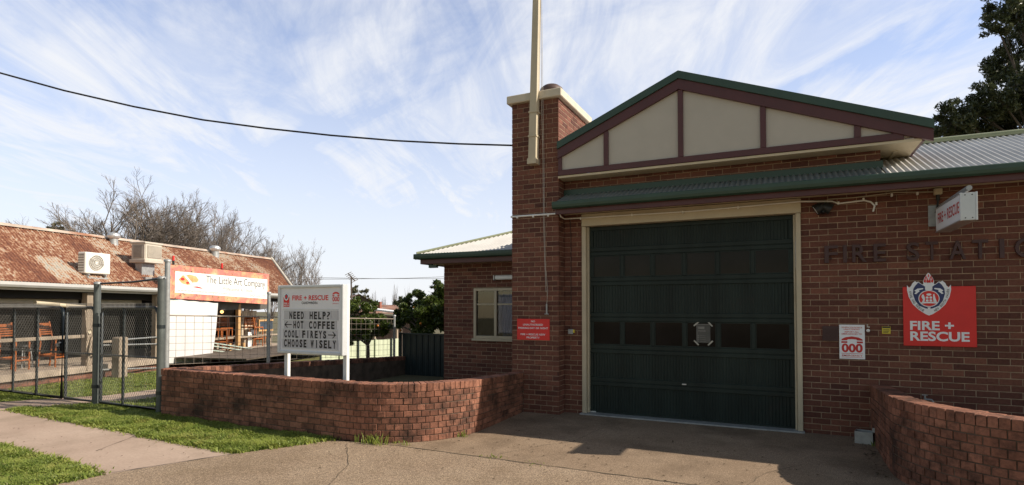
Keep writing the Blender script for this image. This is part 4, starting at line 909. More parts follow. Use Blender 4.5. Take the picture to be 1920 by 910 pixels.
a, b = W(189, 532, y=GYL), W(308, 522, y=GYL); mb = MB(); mb.tube([a, (a + b) / 2 - Vector((0, 0, .02)), b], .018, 8); solo('tie_bar', mb, M['steel'], 'thin dark bar linking the tops of the two grey gate posts', 'bar')
# mesh fence on the boundary wall
BX = -9.64
BXA, BXB = W(312, 650, y=6.42).x, -9.62
def bx_(y): return BXA + (BXB - BXA) * (y - 6.42) / 6.24
def btop(y): return .80 - .30 * (y - 6.36) / 6.38
T = thing('mesh_fence', 'weathered wire mesh fence standing on the side boundary wall', 'fence', (BX, 6.4, .8))
mb = MB(); yy = 6.42
y_end = 12.7
def mtop(y): return 1.70 + (1.51 - 1.70) * (y - 6.3) / 6.4
for i in range(8):
    fz = i / 7; mb.tube([(BXA, 6.4, btop(6.4) + .03 + (mtop(6.4) - btop(6.4) - .03) * fz), (BXB, y_end, btop(y_end) + .03 + (mtop(y_end) - btop(y_end) - .03) * fz)],   .0038 if i < 7 else .014, 6)
while yy < y_end: mb.tube([(bx_(yy), yy, btop(yy) + .02), (bx_(yy), yy, mtop(yy))], .0035, 5); yy += .17
part('mesh', mb, M['mesh_wire'], T)
def y_at(px):
    y = 6.5
    while PXY((bx_(y), y, 1))[0] < px and y < 12: y += .02
    return y
for px, top, r in ((313, W(313, 489, y=6.42).z, .045), (502, 2.14, .035), (738, 1.60, .035)):
    y = 6.42 if px < 320 else (y_at(502) if px < 600 else 12.66); mb = MB(); mb.tube([(bx_(y), y, btop(y) - .02), (bx_(y), y, top)], r, 10); mb.lathe([(r * 1.35, top - .02), (r * 1.35, top + .015), (0, top + .03)], (bx_(y), y, 0), 10); part('post', mb, M['galv'], T)

# dark green sheet fence behind the yard
T = thing('sheet_fence', 'dark green corrugated steel fence between the boundary wall and the brick wing', 'fence', (-8, 12.74, 0))
mb = MB(); V = []; Fs = []; n = 0; x = -9.4
prof_ = [0, .02, .05, .07, .19]
while x < -5.5:
    for k_, dy in ((0, 0), (.06, 0), (.085, .03), (.165, .03)): V += [(x + k_, 12.74 + dy, -.6), (x + k_, 12.74 + dy, 1.09)]
    x += .19
for i in range(len(V) // 2 - 1): Fs.append((2 * i, 2 * i + 2, 2 * i + 3, 2 * i + 1))
mb.add(V, Fs); part('sheet', mb, M['colorbond'], T)
mb = MB(); mb.box((-9.42, 12.70, 1.09), (-5.5, 12.80, 1.13)); part('rail', mb, M['colorbond'], T)
for x in (-9.45, -7.1): mb = MB(); mb.box((x - .035, 12.68, -.6), (x + .035, 12.739, 1.14)); part('post', mb, M['colorbond'], T)
# pale fence further back
A, B = W(600, 640, D=19), W(748, 640, D=22); T = thing('paling_fence', 'pale green sheet fence seen through the mesh beneath the citrus tree', 'fence', (A.x, A.y, -.8))
mb = MB(); d = (B - A); d.z = 0; L_ = d.length; d.normalize(); nrm = Vector((d.y, -d.x, 0)); V = []; Fs = []
for i in range(int(L_ / .1) + 1):
    p = A + d * (i * .1) + nrm * (.012 if i % 2 else 0); V += [(p.x, p.y, -1.0), (p.x, p.y, .62)]
    if i: Fs.append((2 * i - 2, 2 * i, 2 * i + 1, 2 * i - 1))
mb.add(V, Fs); part('sheet', mb, M['pale_fence'], T)
for i in range(0, int(L_ / .8) + 1): p = A + d * i * .8 + nrm * .04; mb = MB(); mb.box((p.x - .025, p.y - .025, -1), (p.x + .025, p.y + .025, .66)); part('post', mb, M['colorbond'] if i % 2 == 0 else M['pale_fence'], T)

# ================================================================ ART SHOP
EZ0, EZ1 = SP(0, 528, 0).z, SP(553, 553, 0).z
s_end = SP(553, 535, 0).x; r0 = SP(0, 419, 2.2); r1 = SP(508, 485, 2.2)
ez = lambda s: EZ0 + (EZ1 - EZ0) * s / s_end
rz = lambda s: r0.z + (r1.z - r0.z) * (s - r0.x) / (r1.x - r0.x)
S0 = -4.0
sh = thing('art_shop', 'long low shop with a rusty corrugated iron roof and an open verandah', 'shop', tuple(SH_O), SH_A)
mb = MB(SHOP)
tt = lambda s: (s - S0) / (s_end - S0)
corrugated(mb, S0, s_end, lambda s: (s, -.02, ez(s) + .02), lambda s: (lerp(S0, r1.x, tt(s)), 2.2, rz(lerp(S0, r1.x, tt(s)))), amp=.017)
corrugated(mb, S0, r1.x, lambda s: (s, 4.6, ez(s)), lambda s: (s, 2.2, rz(s)), pitch=.152)
part('roof', mb, M['rust'], sh)
mb = MB(SHOP); mb.add([(S0, 2.2, rz(S0) + .03), (S0, 2.05, rz(S0) - .06), (r1.x, 2.05, rz(r1.x) - .06), (r1.x, 2.2, rz(r1.x) + .03), (S0, 2.35, rz(S0) - .06), (r1.x, 2.35, rz(r1.x) - .06)], [(0, 1, 2, 3), (0, 3, 5, 4)]); part('ridge_cap', mb, P('ridge_tin', (.50, .40, .32), .6, var=.3, scale=2, dirt=((.32, .14, .07), .5)), sh)
mb = MB(SHOP); mb.tube([(s_end + .02, -.1, ez(s_end) + .03), (r1.x + .02, 2.2, rz(r1.x) + .03)], .06, 6); mb.tube([(r1.x + .02, 2.2, rz(r1.x) + .03), (r1.x, 4.6, ez(s_end))], .06, 6); part('barge_board', mb, P('barge_pale', (.46, .43, .37), .6), sh)
mb = MB(SHOP)
for s_a, s_b in ((S0, s_end),):
    V = [(s, w, ez(s) + z) for s in (s_a, s_b) for w, z in ((0, .01), (0, -.1), (-.08, -.11), (-.12, -.06), (-.12, .01), (-.105, .01), (-.1, -.06), (-.015, -.08))]; mb.add(V, [(i, (i + 1) % 8, 8 + (i + 1) % 8, 8 + i) for i in range(8)])
part('gutter', mb, M['tin'], sh)
mb = MB(SHOP)
def sbox(mb, s0, s1, w0, w1, z0, z1): mb.box((s0, w0, z0), (s1, w1, z1))
mb.add([(s, w, ez(s) + z) for s in (S0, s_end) for w, z in ((.02, -.01), (.02, -.17), (.06, -.17), (.06, -.01))], [(0, 1, 5, 4), (1, 2, 6, 5), (2, 3, 7, 6), (3, 0, 4, 7)]); part('fascia', mb, M['beige'], sh)
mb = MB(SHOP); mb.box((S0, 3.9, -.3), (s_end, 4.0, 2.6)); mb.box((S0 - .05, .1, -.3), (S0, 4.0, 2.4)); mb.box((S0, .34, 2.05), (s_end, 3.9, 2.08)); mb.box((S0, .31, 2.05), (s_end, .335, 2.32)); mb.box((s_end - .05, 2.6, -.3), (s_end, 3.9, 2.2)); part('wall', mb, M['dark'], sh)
DKZ = SP(87, 695, 0).z
mb = MB(SHOP)
for i in range(26): mb.box((S0, .02 + i * .145, DKZ - .04), (s_end, .02 + i * .145 + .138, DKZ)); 
part('deck', mb, M['deck'], sh); mb = MB(SHOP); mb.box((SP(318, 680, 0).x, -2.6, DKZ - .05), (s_end, .015, DKZ - .005)); part('lower_deck', mb, P('dark_decking', (.09, .068, .05), .85, var=.35, scale=3), sh)
mb = MB(SHOP); mb.bbox((S0, -.02, DKZ - .16), (s_end, .019, DKZ - .005), .006); part('deck_edge', mb, M['deck'], sh)
mb = MB(); bricks(mb, [tuple((SHOP @ Vector((s, .06, 0)))[:2]) for s in (S0, s_end)][::1], -.06, 4, rnd=random.Random(9)); part('plinth', mb, [M['pbrick'], M['pmortar']], sh)
PP = []
for px, wd, mat_ in ((168, .17, 'timber'), (296, .16, 'timber'), (449, .13, 'pine')):
    p = SP(px, 640, .12); mb = MB(SHOP); mb.bbox((p.x - wd / 2, .12, DKZ), (p.x + wd / 2, .12 + wd, 2.2), .01); part('verandah_post', mb, M[mat_], sh); PP.append(p.x)
mb = MB(SHOP); p, q = SP(158, 700, .05), SP(175, 632, .05); mb.tube([(p.x, -.02, DKZ - .1), (q.x, .1, q.z)], .03, 6); p, q = SP(164, 640, .0), SP(160, 582, .05); mb.tube([p, q], .018, 6); part('brace', mb, M['timber'], sh)
mb = MB(SHOP); p = SP(0, 638, .2); sA, sB = S0, PP[1]
mb.bbox((S0, .18, SP(60, 636, .2).z - .045), (PP[0], .24, SP(60, 636, .2).z + .04), .01); mb.bbox((PP[0] + .18, .18, SP(200, 641, .2).z - .03), (SP(222, 640, .2).x, .24, SP(200, 641, .2).z + .03), .008); part('rail', mb, M['timber'], sh)
mb = MB(SHOP); sgn = SP(168, 622, .1); mb.lathe([(.0, .0), (.06, .002), (.06, .012)], sgn, 16, M=Matrix.Rotation(R(90), 4, 'X')); part('wall_disc', mb, M['cream'], sh)
# rolled blind and valance under the eave
mb = MB(SHOP); mb.bbox((S0, .60, 1.93), (PP[0] + .1, .63, 2.04), .01); mb.bbox((PP[0] + .2, .60, 1.93), (PP[1] - .1, .63, 2.04), .01); part('valance', mb, M['beige'], sh)
mb = MB(SHOP); p, q = SP(66, 568, .2), SP(166, 577, .2); mb.tube([p, q], .05, 10); part('rolled_blind', mb, M['cream'], sh)
mb = MB(SHOP); V = []; Fs = []; sa, sb_ = SP(402, 577, .1).x, SP(506, 577, .1).x
for i in range(31):
    s = sa + (sb_ - sa) * i / 30; z = 1.78 - .05 * abs(math.sin(i / 30 * math.pi * 2)); V += [(s, .16 + .03 * math.sin(i), z), (s, .10 + .02 * math.sin(i * 1.3), 2.12)]
    if i: Fs.append((2 * i - 2, 2 * i, 2 * i + 1, 2 * i - 1))
mb.add(V, Fs, 0, None, True); part('canopy', mb, M['canvas'], sh)
# inner wall of old corrugated sheets, lit from the front
mb = MB(SHOP); p, q = SP(453, 640, 1.5), SP(481, 640, 1.5)
corrugated_v = []
def cvert(mb, s0, s1, w, z0, z1, pitch=.076, amp=.009):
    n = int((s1 - s0) / pitch * 4); V = []; Fs = []
    for i in range(n + 1):
        s = s0 + (s1 - s0) * i / n; y = w + amp * math.sin(2 * math.pi * s / pitch); V += [(s, y, z0), (s, y, z1)]
        if i: Fs.append((2 * i - 2, 2 * i, 2 * i + 1, 2 * i - 1))
    mb.add(V, Fs, 0, None, True)
cvert(mb, p.x, q.x, 1.5, SP(470, 629, 1.5).z, SP(470, 583, 1.5).z, .12, .02); part('inner_sheet', mb, P('old_sheet', (.62, .52, .40), .7, var=.35, scale=5, mapscale=(3, 1, .4), dirt=((.24, .10, .05), .52)), sh)
mb = MB(SHOP); cvert(mb, SP(403, 620, 1.8).x, SP(443, 620, 1.8).x, 1.9, .9, 2.1, .12, .02); part('inner_sheet', mb, P('shaded_sheet', (.10, .08, .065), .8, var=.3), sh, label='dark shaded corrugated panel')  # panel's shade put into a darker sheet colour
p = SP(489, 620, .9); mb = MB(SHOP); 
a, b = SP(486, 603, .9), SP(511, 617, .9); mb.box((a.x, .9, b.z), (b.x, .94, a.z)); wn2 = part('window', mb, P('blue_glass', (.05, .07, .10), .2), sh)
mb = MB(SHOP)
for q in (((a.x - .06, .86, b.z - .07), (a.x, .95, a.z + .07)), ((a.x, .86, a.z), (b.x, .95, a.z + .07)), ((a.x, .86, b.z - .07), (b.x, .95, b.z))): mb.bbox(*q, .006)
part('window_frame', mb, M['pine'], wn2)

# things on the shop roof
rr = lambda w: lerp(ez(2), rz(2), w / 2.2)
def shop_thing(name, label, cat, p, group=None): return thing(name, label, cat, tuple(SHOP @ Vector(p)), SH_A, group)
a, b = SP(160, 474, .25), SP(208, 512, .25); zA, zB = SP(170, 474, .25).z, SP(205, 514, .25).z
c0 = SP(160, 500, .25).x; c1 = SP(207.5, 500, .25).x; zt_, zb_ = SP(184, 474.5, .25).z, SP(184, 514, .25).z
T = shop_thing('air_conditioner', 'white air conditioner outdoor unit with a round fan grille on the rusty roof', 'air conditioner', (c0, .4, zb_))
mb = MB(SHOP); mb.bbox((c0, .25, zb_), (c1, .50, zt_), .02); part('casing', mb, M['ac'], T)
fw, fh = c1 - c0, zt_ - zb_; cs_, cz_ = c0 + fw * .42, zb_ + fh * .52; rad = min(fh * .36, fw * .36)
mb = MB(SHOP); mb.prism(ell(cs_, cz_, rad, rad, 28), lambda x, z: (x, .2465, z)); part('fan_opening', mb, M['grille'], T)
mb = MB(SHOP)
for k_ in (1, .75, .5, .25): mb.tube([(cs_ + rad * k_ * math.cos(2 * math.pi * i / 24), .236, cz_ + rad * k_ * math.sin(2 * math.pi * i / 24)) for i in range(25)], .007, 4, cap=False)
for i in range(10): t_ = math.pi * i / 10; mb.tube([(cs_ - rad * math.cos(t_), .238, cz_ - rad * math.sin(t_)), (cs_ + rad * math.cos(t_), .238, cz_ + rad * math.sin(t_))], .004, 4)
mb.bbox((cs_ - rad * 1.15, .244, cz_ - rad * 1.15), (cs_ - rad * 1.1, .249, cz_ + rad * 1.15), .002); mb.bbox((cs_ + rad * 1.1, .244, cz_ - rad * 1.15), (cs_ + rad * 1.15, .249, cz_ + rad * 1.15), .002)
part('fan_guard', mb, M['ac'], T)
mb = MB(SHOP)
for i in range(7): mb.box((c0 - .003, .30 + .0, zb_ + .06 + i * fh * .12), (c0 - .001, .48, zb_ + .06 + i * fh * .12 + fh * .06))
part('side_grille', mb, M['grille'], T)
mb = MB(SHOP)
for s in (c0 + fw * .12, c0 + fw * .8):
    mb.tube([(s, .22, zb_ - .03), (s, .7, zb_ - .03)], .022, 6); mb.tube([(s, .26, zb_ - .02), (s, .26, rr(.26) - .0)], .02, 6); mb.tube([(s, .26, rr(.26) + .02), (s, .6, zb_ - .03)], .018, 6)
mb.tube([(c0 + fw * .1, .24, rr(.24) + .03), (c0 + fw * .85, .24, rr(.24) + .03)], .022, 6); part('stand', mb, M['galv'], T)

wq = .38; c0, c1 = SP(272, 480, wq).x, SP(304.5, 480, wq).x; zt_, zb_ = SP(288, 457, wq).z, SP(288, 491, wq).z; fw, fh = c1 - c0, zt_ - zb_; dp = SP(246, 470, wq)
dw = .3
while PXY(SHOP @ Vector((c0, wq + dw, zt_)))[0] > 246 and dw < 1.6: dw += .02
T = shop_thing('evaporative_cooler', 'beige boxy evaporative cooler on a sheet metal duct on the rusty roof', 'cooler', (c0, wq + .4, zb_))
mb = MB(SHOP); mb.bbox((c0, wq, zb_), (c1, wq + dw, zt_), .03); part('casing', mb, M['beige'], T)
mb = MB(SHOP); mb.box((c0 + fw * .13, wq - .012, zb_ + fh * .2), (c1 - fw * .08, wq - .003, zt_ - fh * .14)); part('louvre_panel', mb, M['grille'], T)
mb = MB(SHOP)
for i in range(13): s = c0 + fw * .15 + fw * .75 * i / 12; mb.box((s, wq - .022, zb_ + fh * .2), (s + .018, wq - .013, zt_ - fh * .14))
part('louvre', mb, M['beige'], T)
mb = MB(SHOP); mb.box((c0 - .012, wq + .1, zb_ + fh * .2), (c0 - .003, wq + dw - .1, zt_ - fh * .14)); part('side_panel', mb, M['grille'], T)
mb = MB(SHOP); mb.bbox((c0 - .03, wq - .03, zb_ - .05), (c1 + .03, wq + dw + .03, zb_ + .06), .015); mb.bbox((c0 - .02, wq - .02, zt_ - .03), (c1 + .02, wq + dw + .02, zt_ + .03), .012); part('tray', mb, M['beige'], T)
d0, d1 = SP(269, 500, wq + .1).x, SP(293, 500, wq + .1).x; mb = MB(SHOP); mb.bbox((d0, wq + .15, rr(wq) - .25), (d1, wq + dw - .1, zb_ - .05), .01); mb.box((d0 - .12, wq - .1, rr(wq - .1) + .0), (d1 + .12, wq + .1, rr(wq) + .05)); part('duct', mb, M['galv'], T)

VG = 'round turbine vents on the rusty roof'
for px, py, lab in ((213, 452, 'silver turbine vent on the ridge above the white air conditioner'), (403, 475, 'silver turbine vent on the ridge above the art banner')):
    p = SP(px, py, 1.95); zb_ = rr(1.95) if px < 300 else rz(p.x) - .15; zb_ = p.z + .0
    T = shop_thing('roof_vent', lab, 'vent', (p.x, 1.95, zb_), VG); k_ = 1.0
    k_ = .68 if px < 300 else .78
    mb = MB(SHOP); mb.lathe([(.2 * k_, -.22), (.17 * k_, 0), (.17 * k_, .08 * k_)], (p.x, 1.95, zb_), 14); part('base', mb, M['galv'], T)
    mb = MB(SHOP); n = 18; pr = [(.16, .08), (.23, .14), (.26, .22), (.22, .31), (.12, .37), (0, .38)]
    mb.lathe([(q_[0] * k_, q_[1] * k_) for q_ in pr], (p.x, 1.95, zb_), n, smooth=False); part('turbine', mb, M['alu'], T)

# banner
tl, tr, br, bl = SP(314, 496, -.22), SP(504.5, 514.5, -.22), SP(504.5, 571, -.22), SP(312.5, 559, -.22)
TL, TR, BR, BL = [SHOP @ v for v in (tl, tr, br, bl)]; out = -_e2
T = shop_thing('shop_banner', 'long banner reading The Little Art Company on an orange and red painted border', 'banner', tuple(bl))
f0 = quadmap(TL, TR, BR, BL); mb = MB(); mb.prism(rect(0, 0, 1, 1), f0, depth=tuple(_e2 * .03)); part('backing', mb, M['art'], T)
f1 = lambda a_, b_: f0(.062 + .915 * a_, .175 + .645 * b_) + out * .003
mb = MB(); mb.prism(rect(0, 0, 1, 1), f1); part('white_field', mb, M['white'], T)
f2 = lambda a_, b_: f1(a_, b_) + out * .003
mb = MB(); text(mb, 'The Little Art Company', f2, (.285, .46, .97, .93)); part('title', mb, P('banner_ink', (.06, .055, .055), .6), T)
mb = MB(); text(mb, 'Professional Art Studio', f2, (.46, .27, .82, .45), shear=.3); text(mb, 'www.thelittleartcompany.com.au', f2, (.02, .055, .555, .19)); text(mb, '0429 634 777', f2, (.775, .05, .97, .19)); part('small_print', mb, M['greytext'], T)
mb = MB(); mb.prism([(.03, .62), (.06, .82), (.13, .9), (.19, .84), (.215, .68), (.20, .56), (.16, .54), (.15, .45), (.11, .40), (.06, .46)], f2); part('palette', mb, P('palette_orange', (.72, .36, .15), .6, var=.3, scale=8), T)
f3 = lambda a_, b_: f2(a_, b_) + out * .002
mb = MB(); mb.prism([(.05, .97), (.075, .96), (.155, .52), (.165, .36), (.14, .42), (.115, .6)], f3); part('palette_knife', mb, P('knife_blue', (.55, .68, .74), .4), T)
mb = MB(); mb.prism([(.15, .33), (.2, .37), (.26, .3), (.24, .28), (.2, .30)], f3); mb.prism(ell(.065, .66, .018, .07, 12), f3); mb.prism(ell(.11, .5, .014, .05, 12), f3); part('paint_dab', mb, M['red'], T)
for px, py in ((325, 484), (416, 502)):
    pass
# figures of red posts on the roof edge: short painted stakes holding the banner
for px, y0, y1, lab in ((325, 480, 496, 'short red and black stake above the left end of the art banner'), (416, 494, 512, 'short red and black stake above the middle of the art banner')):
    a, b = SHOP @ SP(px, y1 + 6, -.12), SHOP @ SP(px, y0, -.12); T = thing('banner_stake', lab, 'stake', tuple(a), SH_A, 'painted stakes behind the banner'); mb = MB(); mb.tube([a, lerp(a, b, .6)], .035, 6); part('lower_half', mb, M['black'], T); mb = MB(); mb.tube([lerp(a, b, .6), b], .035, 6); part('upper_half', mb, M['red'], T)
# white blind hanging under the banner
a, b, c, d = SP(312, 560, -.16), SP(408, 568, -.16), SP(395, 679, -.16), SP(312, 682, -.16); mb = MB(SHOP); V = []; Fs = []; NU, NV = 24, 14
for j in range(NV + 1):
    for i in range(NU + 1):
        u, v_ = i / NU, j / NV; p = lerp(lerp(d, c, u), lerp(a, b, u), v_); V.append((p.x, p.y + .022 * math.sin(u * 9 + v_ * 2) + .012 * math.sin(u * 23 + v_ * 5) - .05 * math.sin(v_ * math.pi), p.z + .02 * math.sin(u * 12) * v_))
for j in range(NV):
    for i in range(NU): o = j * (NU + 1) + i; Fs.append((o, o + 1, o + NU + 2, o + NU + 1))
mb.add(V, Fs, 0, None, True); solo('white_blind', mb, M['tarp'], 'white drop down weather blind hanging beneath the art banner', 'blind')

# chunky bollard and rails in front of the deck
p = SP(224, 700, -.5); q = SP(224, 633, -.5); T = shop_thing('timber_bollard', 'thick weathered timber post standing in the grass before the deck', 'post', (p.x, -.5, 0)); mb = MB(SHOP); mb.bbox((p.x - .13, -.63, -.05), (p.x + .13, -.37, q.z), .02); part('shaft', mb, M['timber'], T)
mb = MB(SHOP); mb.bbox((p.x - .1, -.60, q.z + .0005), (p.x + .1, -.40, q.z + .012), .005); part('post_top', mb, M['deck'], T)
T = shop_thing('pipe_rail', 'pale pipe rails running from the timber post to the verandah corner', 'railing', (p.x, -.5, 0))
for pa, pb_ in (((232, 637), (297, 632)), ((180, 648), (297, 645)), ((180, 694), (297, 690))): mb = MB(SHOP); mb.tube([SP(*pa, -.4), SP(*pb_, .1)], .022, 8); part('rail', mb, M['galv'], T)
T = shop_thing('ramp_rail', 'sloping pale green pipe rails with timber stanchions in front of the outdoor tables', 'railing', tuple(SP(430, 680, -.1)))
for pa, pb_ in (((396, 643), (490, 657)), ((396, 649), (455, 657)), ((395, 657), (489, 669))): mb = MB(SHOP); mb.tube([SP(*pa, -.12), SP(*pb_, -.12)], .022, 8); part('rail', mb, P('rail_green', (.38, .44, .38), .5), T)
for px, y0 in ((431, 644), (457, 643)): mb = MB(SHOP); a, b = SP(px, 684, -.05), SP(px, y0, -.05); mb.tube([a, b], .05, 8); part('stanchion', mb, M['pine'], T)

# ---------------------------------------------------------------- bar stools and tables
def make_stool(name, label, group):
    T = thing(name, label, 'bar stool', (0, 0, 0), 0, group); w, d = .21, .20; sh_, bh = .74, 1.13
    mb = MB(); mb.bbox((-w, -d, sh_ - .05), (w, d, sh_), .012); part('seat', mb, M['stool'], T)
    for sx in (-1, 1):
        mb = MB(); mb.tube([(sx * (w - .02) , -d + .02, 0), (sx * (w - .025), -d + .02, sh_ - .05)], .021, 6); part('leg', mb, M['stool'], T)
        mb = MB(); mb.tube([(sx * (w - .02), d + .04, 0), (sx * (w - .025), d - .02, sh_ - .05), (sx * (w - .02), d + .01, sh_ + .1), (sx * (w - .02), d + .07, bh)], .021, 6); part('leg', mb, M['stool'], T)
    mb = MB()
    for y_, z_ in ((-d + .02, .24), (d + .01, .30)): mb.bbox((-w + .02, y_ - .012, z_ - .02), (w - .02, y_ + .012, z_ + .02), .004)
    for sx in (-1, 1): mb.bbox((sx * (w - .02) - .012, -d + .03, .27), (sx * (w - .02) + .012, d, .31), .004)
    part('stretcher', mb, M['stool'], T)
    mb = MB()
    for z_, h_ in ((1.06, .075), (.985, .035), (.93, .035), (.875, .035), (.82, .035)): mb.bbox((-w + .01, d + .005 + (z_ - .84) * .2 - .01, z_ - h_ / 2), (w - .01, d + .005 + (z_ - .84) * .2 + .012, z_ + h_ / 2), .004)
    part('backrest', mb, M['stool'], T); return T
SG = 'slatted wooden bar stools on the shop deck'
s1 = make_stool('bar_stool', 'reddish slat back bar stool nearest the left picture edge', SG)
p = SP(27, 700, .75); s1.location = SHOP @ Vector((p.x, .75, DKZ)); s1.rotation_euler = (0, 0, SH_A + R(12))
def put(px, w, rot, lab): p = SP(px, 700, w); return dup(s1, SHOP @ Vector((p.x, w, DKZ)), SH_A + R(rot), lab)
put(100, .75, 14, 'reddish slat back bar stool just left of the gate leaf joint')
put(402, .8, 60, 'wooden bar stool with its back beside the white blind edge'); put(421, 1.0, -35, 'wooden bar stool in shade between the blind and the pine post'); put(462, 1.0, 150, 'wooden bar stool right of the pine verandah post'); put(478, .55, 75, 'wooden bar stool beneath the pale corrugated panel'); put(492, 1.2, 10, 'wooden bar stool near the small blue window')
put(413, .25, 40, 'wooden bar stool half hidden by the sloping rails near the blind')
T = shop_thing('bar_table', 'long rough timber bar table behind the ramp rails', 'table', tuple(SP(440, 680, .45)))
a, b = SP(398, 632, .35), SP(520, 630, .35); zt_ = SP(440, 632, .35).z; mb = MB(SHOP); mb.bbox((a.x, .3, zt_ - .06), (b.x, .8, zt_), .01); part('tabletop', mb, M['timber'], T)
for s in (a.x + .4, (a.x + b.x) / 2, b.x - .3): mb = MB(SHOP); mb.bbox((s - .05, .45, DKZ), (s + .05, .6, zt_ - .061), .006); part('leg', mb, M['timber'], T)
p = SP(475, 624, .5); T = shop_thing('menu_board', 'small black framed board standing on the bar table', 'board', (p.x, .5, zt_)); mb = MB(SHOP); mb.bbox((p.x - .16, .5, zt_ + .001), (p.x + .16, .53, zt_ + .26), .006); part('frame', mb, M['black'], T); mb = MB(SHOP); mb.box((p.x - .12, .494, zt_ + .05), (p.x + .12, .499, zt_ + .21)); part('panel', mb, P('chalk_grey', (.12, .12, .13), .8), T)
p = SP(416, 585, .6); T = shop_thing('lamp_globe', 'small glowing globe lamp under the dark canopy beside the blind', 'lamp', tuple(p)); mb = MB(SHOP); mb.lathe([(0, -.06), (.045, -.04), (.06, 0), (.045, .04), (0, .06)], p, 12)
m_, nt_, b_ = newmat('lamp_glow'); b_.inputs['Base Color'].default_value = (.9, .55, .2, 1); b_.inputs['Emission Color'].default_value = (1, .55, .18, 1); b_.inputs['Emission Strength'].default_value = 2.2
part('bulb', mb, m_, T); mb = MB(SHOP); mb.tube([p + Vector((0, 0, .055)), Vector((p.x, p.y, 2.1))], .008, 5); part('flex', mb, M['black'], T)
for px, py, w, hh, mat_, lab in ((468, 668, .5, .55, 'white', 'pale upright board leaning beside the ramp rails'), (441, 630, .7, .0, 'white', '')):
    if hh: p = SP(px, 684, w); T = shop_thing('signboard', lab, 'board', tuple(p)); mb = MB(SHOP); mb.bbox((p.x - .1, w, DKZ), (p.x + .12, w + .03, DKZ + hh), .006); part('panel', mb, M[mat_], T)
p = SP(20, 640, 1.6); T = shop_thing('round_stool', 'low black stool in the shade behind the left bar stool', 'stool', (p.x, 1.2, DKZ)); mb = MB(SHOP); mb.lathe([(0, .56), (.17, .56), (.18, .53), (.17, .5), (0, .5)], (p.x, 1.2, DKZ), 16); part('seat', mb, M['black'], T)
for k_ in range(4): t_ = math.pi / 4 + k_ * math.pi / 2; mb = MB(SHOP); mb.tube([(p.x + .13 * math.cos(t_), 1.2 + .13 * math.sin(t_), DKZ + .5), (p.x + .19 * math.cos(t_), 1.2 + .19 * math.sin(t_), DKZ)], .014, 6); part('leg', mb, M['galv'], T)

# ================================================================ FAR HOUSES, MAST, CABLES
def far_base(x, y): return gz(x, y)
D1 = 42
ap = W(676, 553, D=D1); le = W(630, 574, D=D1); re_ = W(708, 572, D=D1)
T = thing('far_house', 'distant house with a plain brown gable end beyond the citrus tree', 'house', (ap.x, ap.y, far_base(ap.x, ap.y))); gb = far_base(ap.x, ap.y) - .2
mb = MB(); back = Vector((ap.x, ap.y, 0)).normalized() * 7 + RIGHT * -.9; mb.add([(le.x, le.y, gb), (re_.x, re_.y, gb), tuple(re_), tuple(ap), tuple(le)] + [tuple(Vector((v.x, v.y, gb)) + back) for v in (le, re_)] , [(0, 1, 2, 3, 4), (1, 6, 5, 0)]); part('wall', mb, P('brown_gable', (.13, .105, .075), .9), T)
mb = MB(); o = Vector((0, 0, .06)); ov = -FLAT * .3
for p, q in ((le, ap), (ap, re_)): mb.add([p + ov + o, q + ov + o, q + back + o, p + back + o], [(0, 1, 2, 3)])
part('roof', mb, M['rust'], T)
D2 = 36
a, b, c, d = W(640, 585, D=D2), W(770, 590, D=D2 - 1), W(770, 572, D=D2 + 4), W(655, 572, D=D2 + 4); gb = far_base(a.x, a.y) - .2
T = thing('far_house', 'distant house with a low rusty iron roof and a red brick chimney', 'house', (a.x, a.y, gb))
mb = MB(); mb.add([a, b, c, d], [(0, 1, 2, 3)]); rfo = part('roof', mb, P('far_rust', (.26, .13, .085), .8, var=.5, scale=1.6, dirt=((.40, .32, .26), .5)), T)
mb = MB(); p = W(712, 578, D=D2 + 2); q = W(712, 566, D=D2 + 2); mb.box((p.x - .10, p.y - .10, p.z - .5), (p.x + .10, p.y + .10, q.z)); part('chimney', mb, P('far_brick', (.26, .10, .07), .9), rfo)
mb = MB(); mb.add([(a.x, a.y, gb), (b.x, b.y, gb), tuple(b - Vector((0, 0, .1))), tuple(a - Vector((0, 0, .1)))], [(0, 1, 2, 3)]); part('wall', mb, P('far_wall', (.16, .10, .08), .9), T)
a, b = W(655, 577, D=28), W(745, 588, D=26); n_ = Vector((0, 0, .07)); bk = FLAT * 2.0
T = thing('carport', 'distant carport with a sunlit white edge in front of the rusty house', 'carport', (a.x, a.y, far_base(a.x, a.y)))
mb = MB(); mb.add([a, b, b + n_, a + n_, a + bk + n_, b + bk + n_, a + bk, b + bk], [(0, 1, 2, 3), (3, 2, 5, 4), (0, 6, 7, 1)]); part('roof', mb, M['white'], T)
for q in (lerp(a, b, .05), lerp(a, b, .5), lerp(a, b, .95)): mb = MB(); mb.box((q.x - .05, q.y + .1, far_base(q.x, q.y) - .1), (q.x + .05, q.y + .2, q.z)); part('post', mb, M['timber'], T)
a, b = W(660, 575, D=38), W(658.5, 520, D=38); T = thing('antenna_mast', 'thin television antenna mast above the brown gable', 'antenna', (a.x, a.y, a.z - 2)); mb = MB(); mb.tube([a - Vector((0, 0, 2.5)), b], .05, 6); part('mast', mb, M['bark2'], T)
mb = MB(); mb.tube([b + RIGHT * -.2 + Vector((0, 0, .25)), b + RIGHT * .25 + Vector((0, 0, -.25))], .04, 5)
for i in range(6): c = lerp(b + RIGHT * -.2 + Vector((0, 0, .25)), b + RIGHT * .25 + Vector((0, 0, -.25)), i / 5); mb.tube([c - FLAT * .3 - RIGHT * .12 - Vector((0, 0, .12)), c + FLAT * .3 + RIGHT * .12 + Vector((0, 0, .12))], .02, 4)
part('aerial', mb, M['bark2'], T)
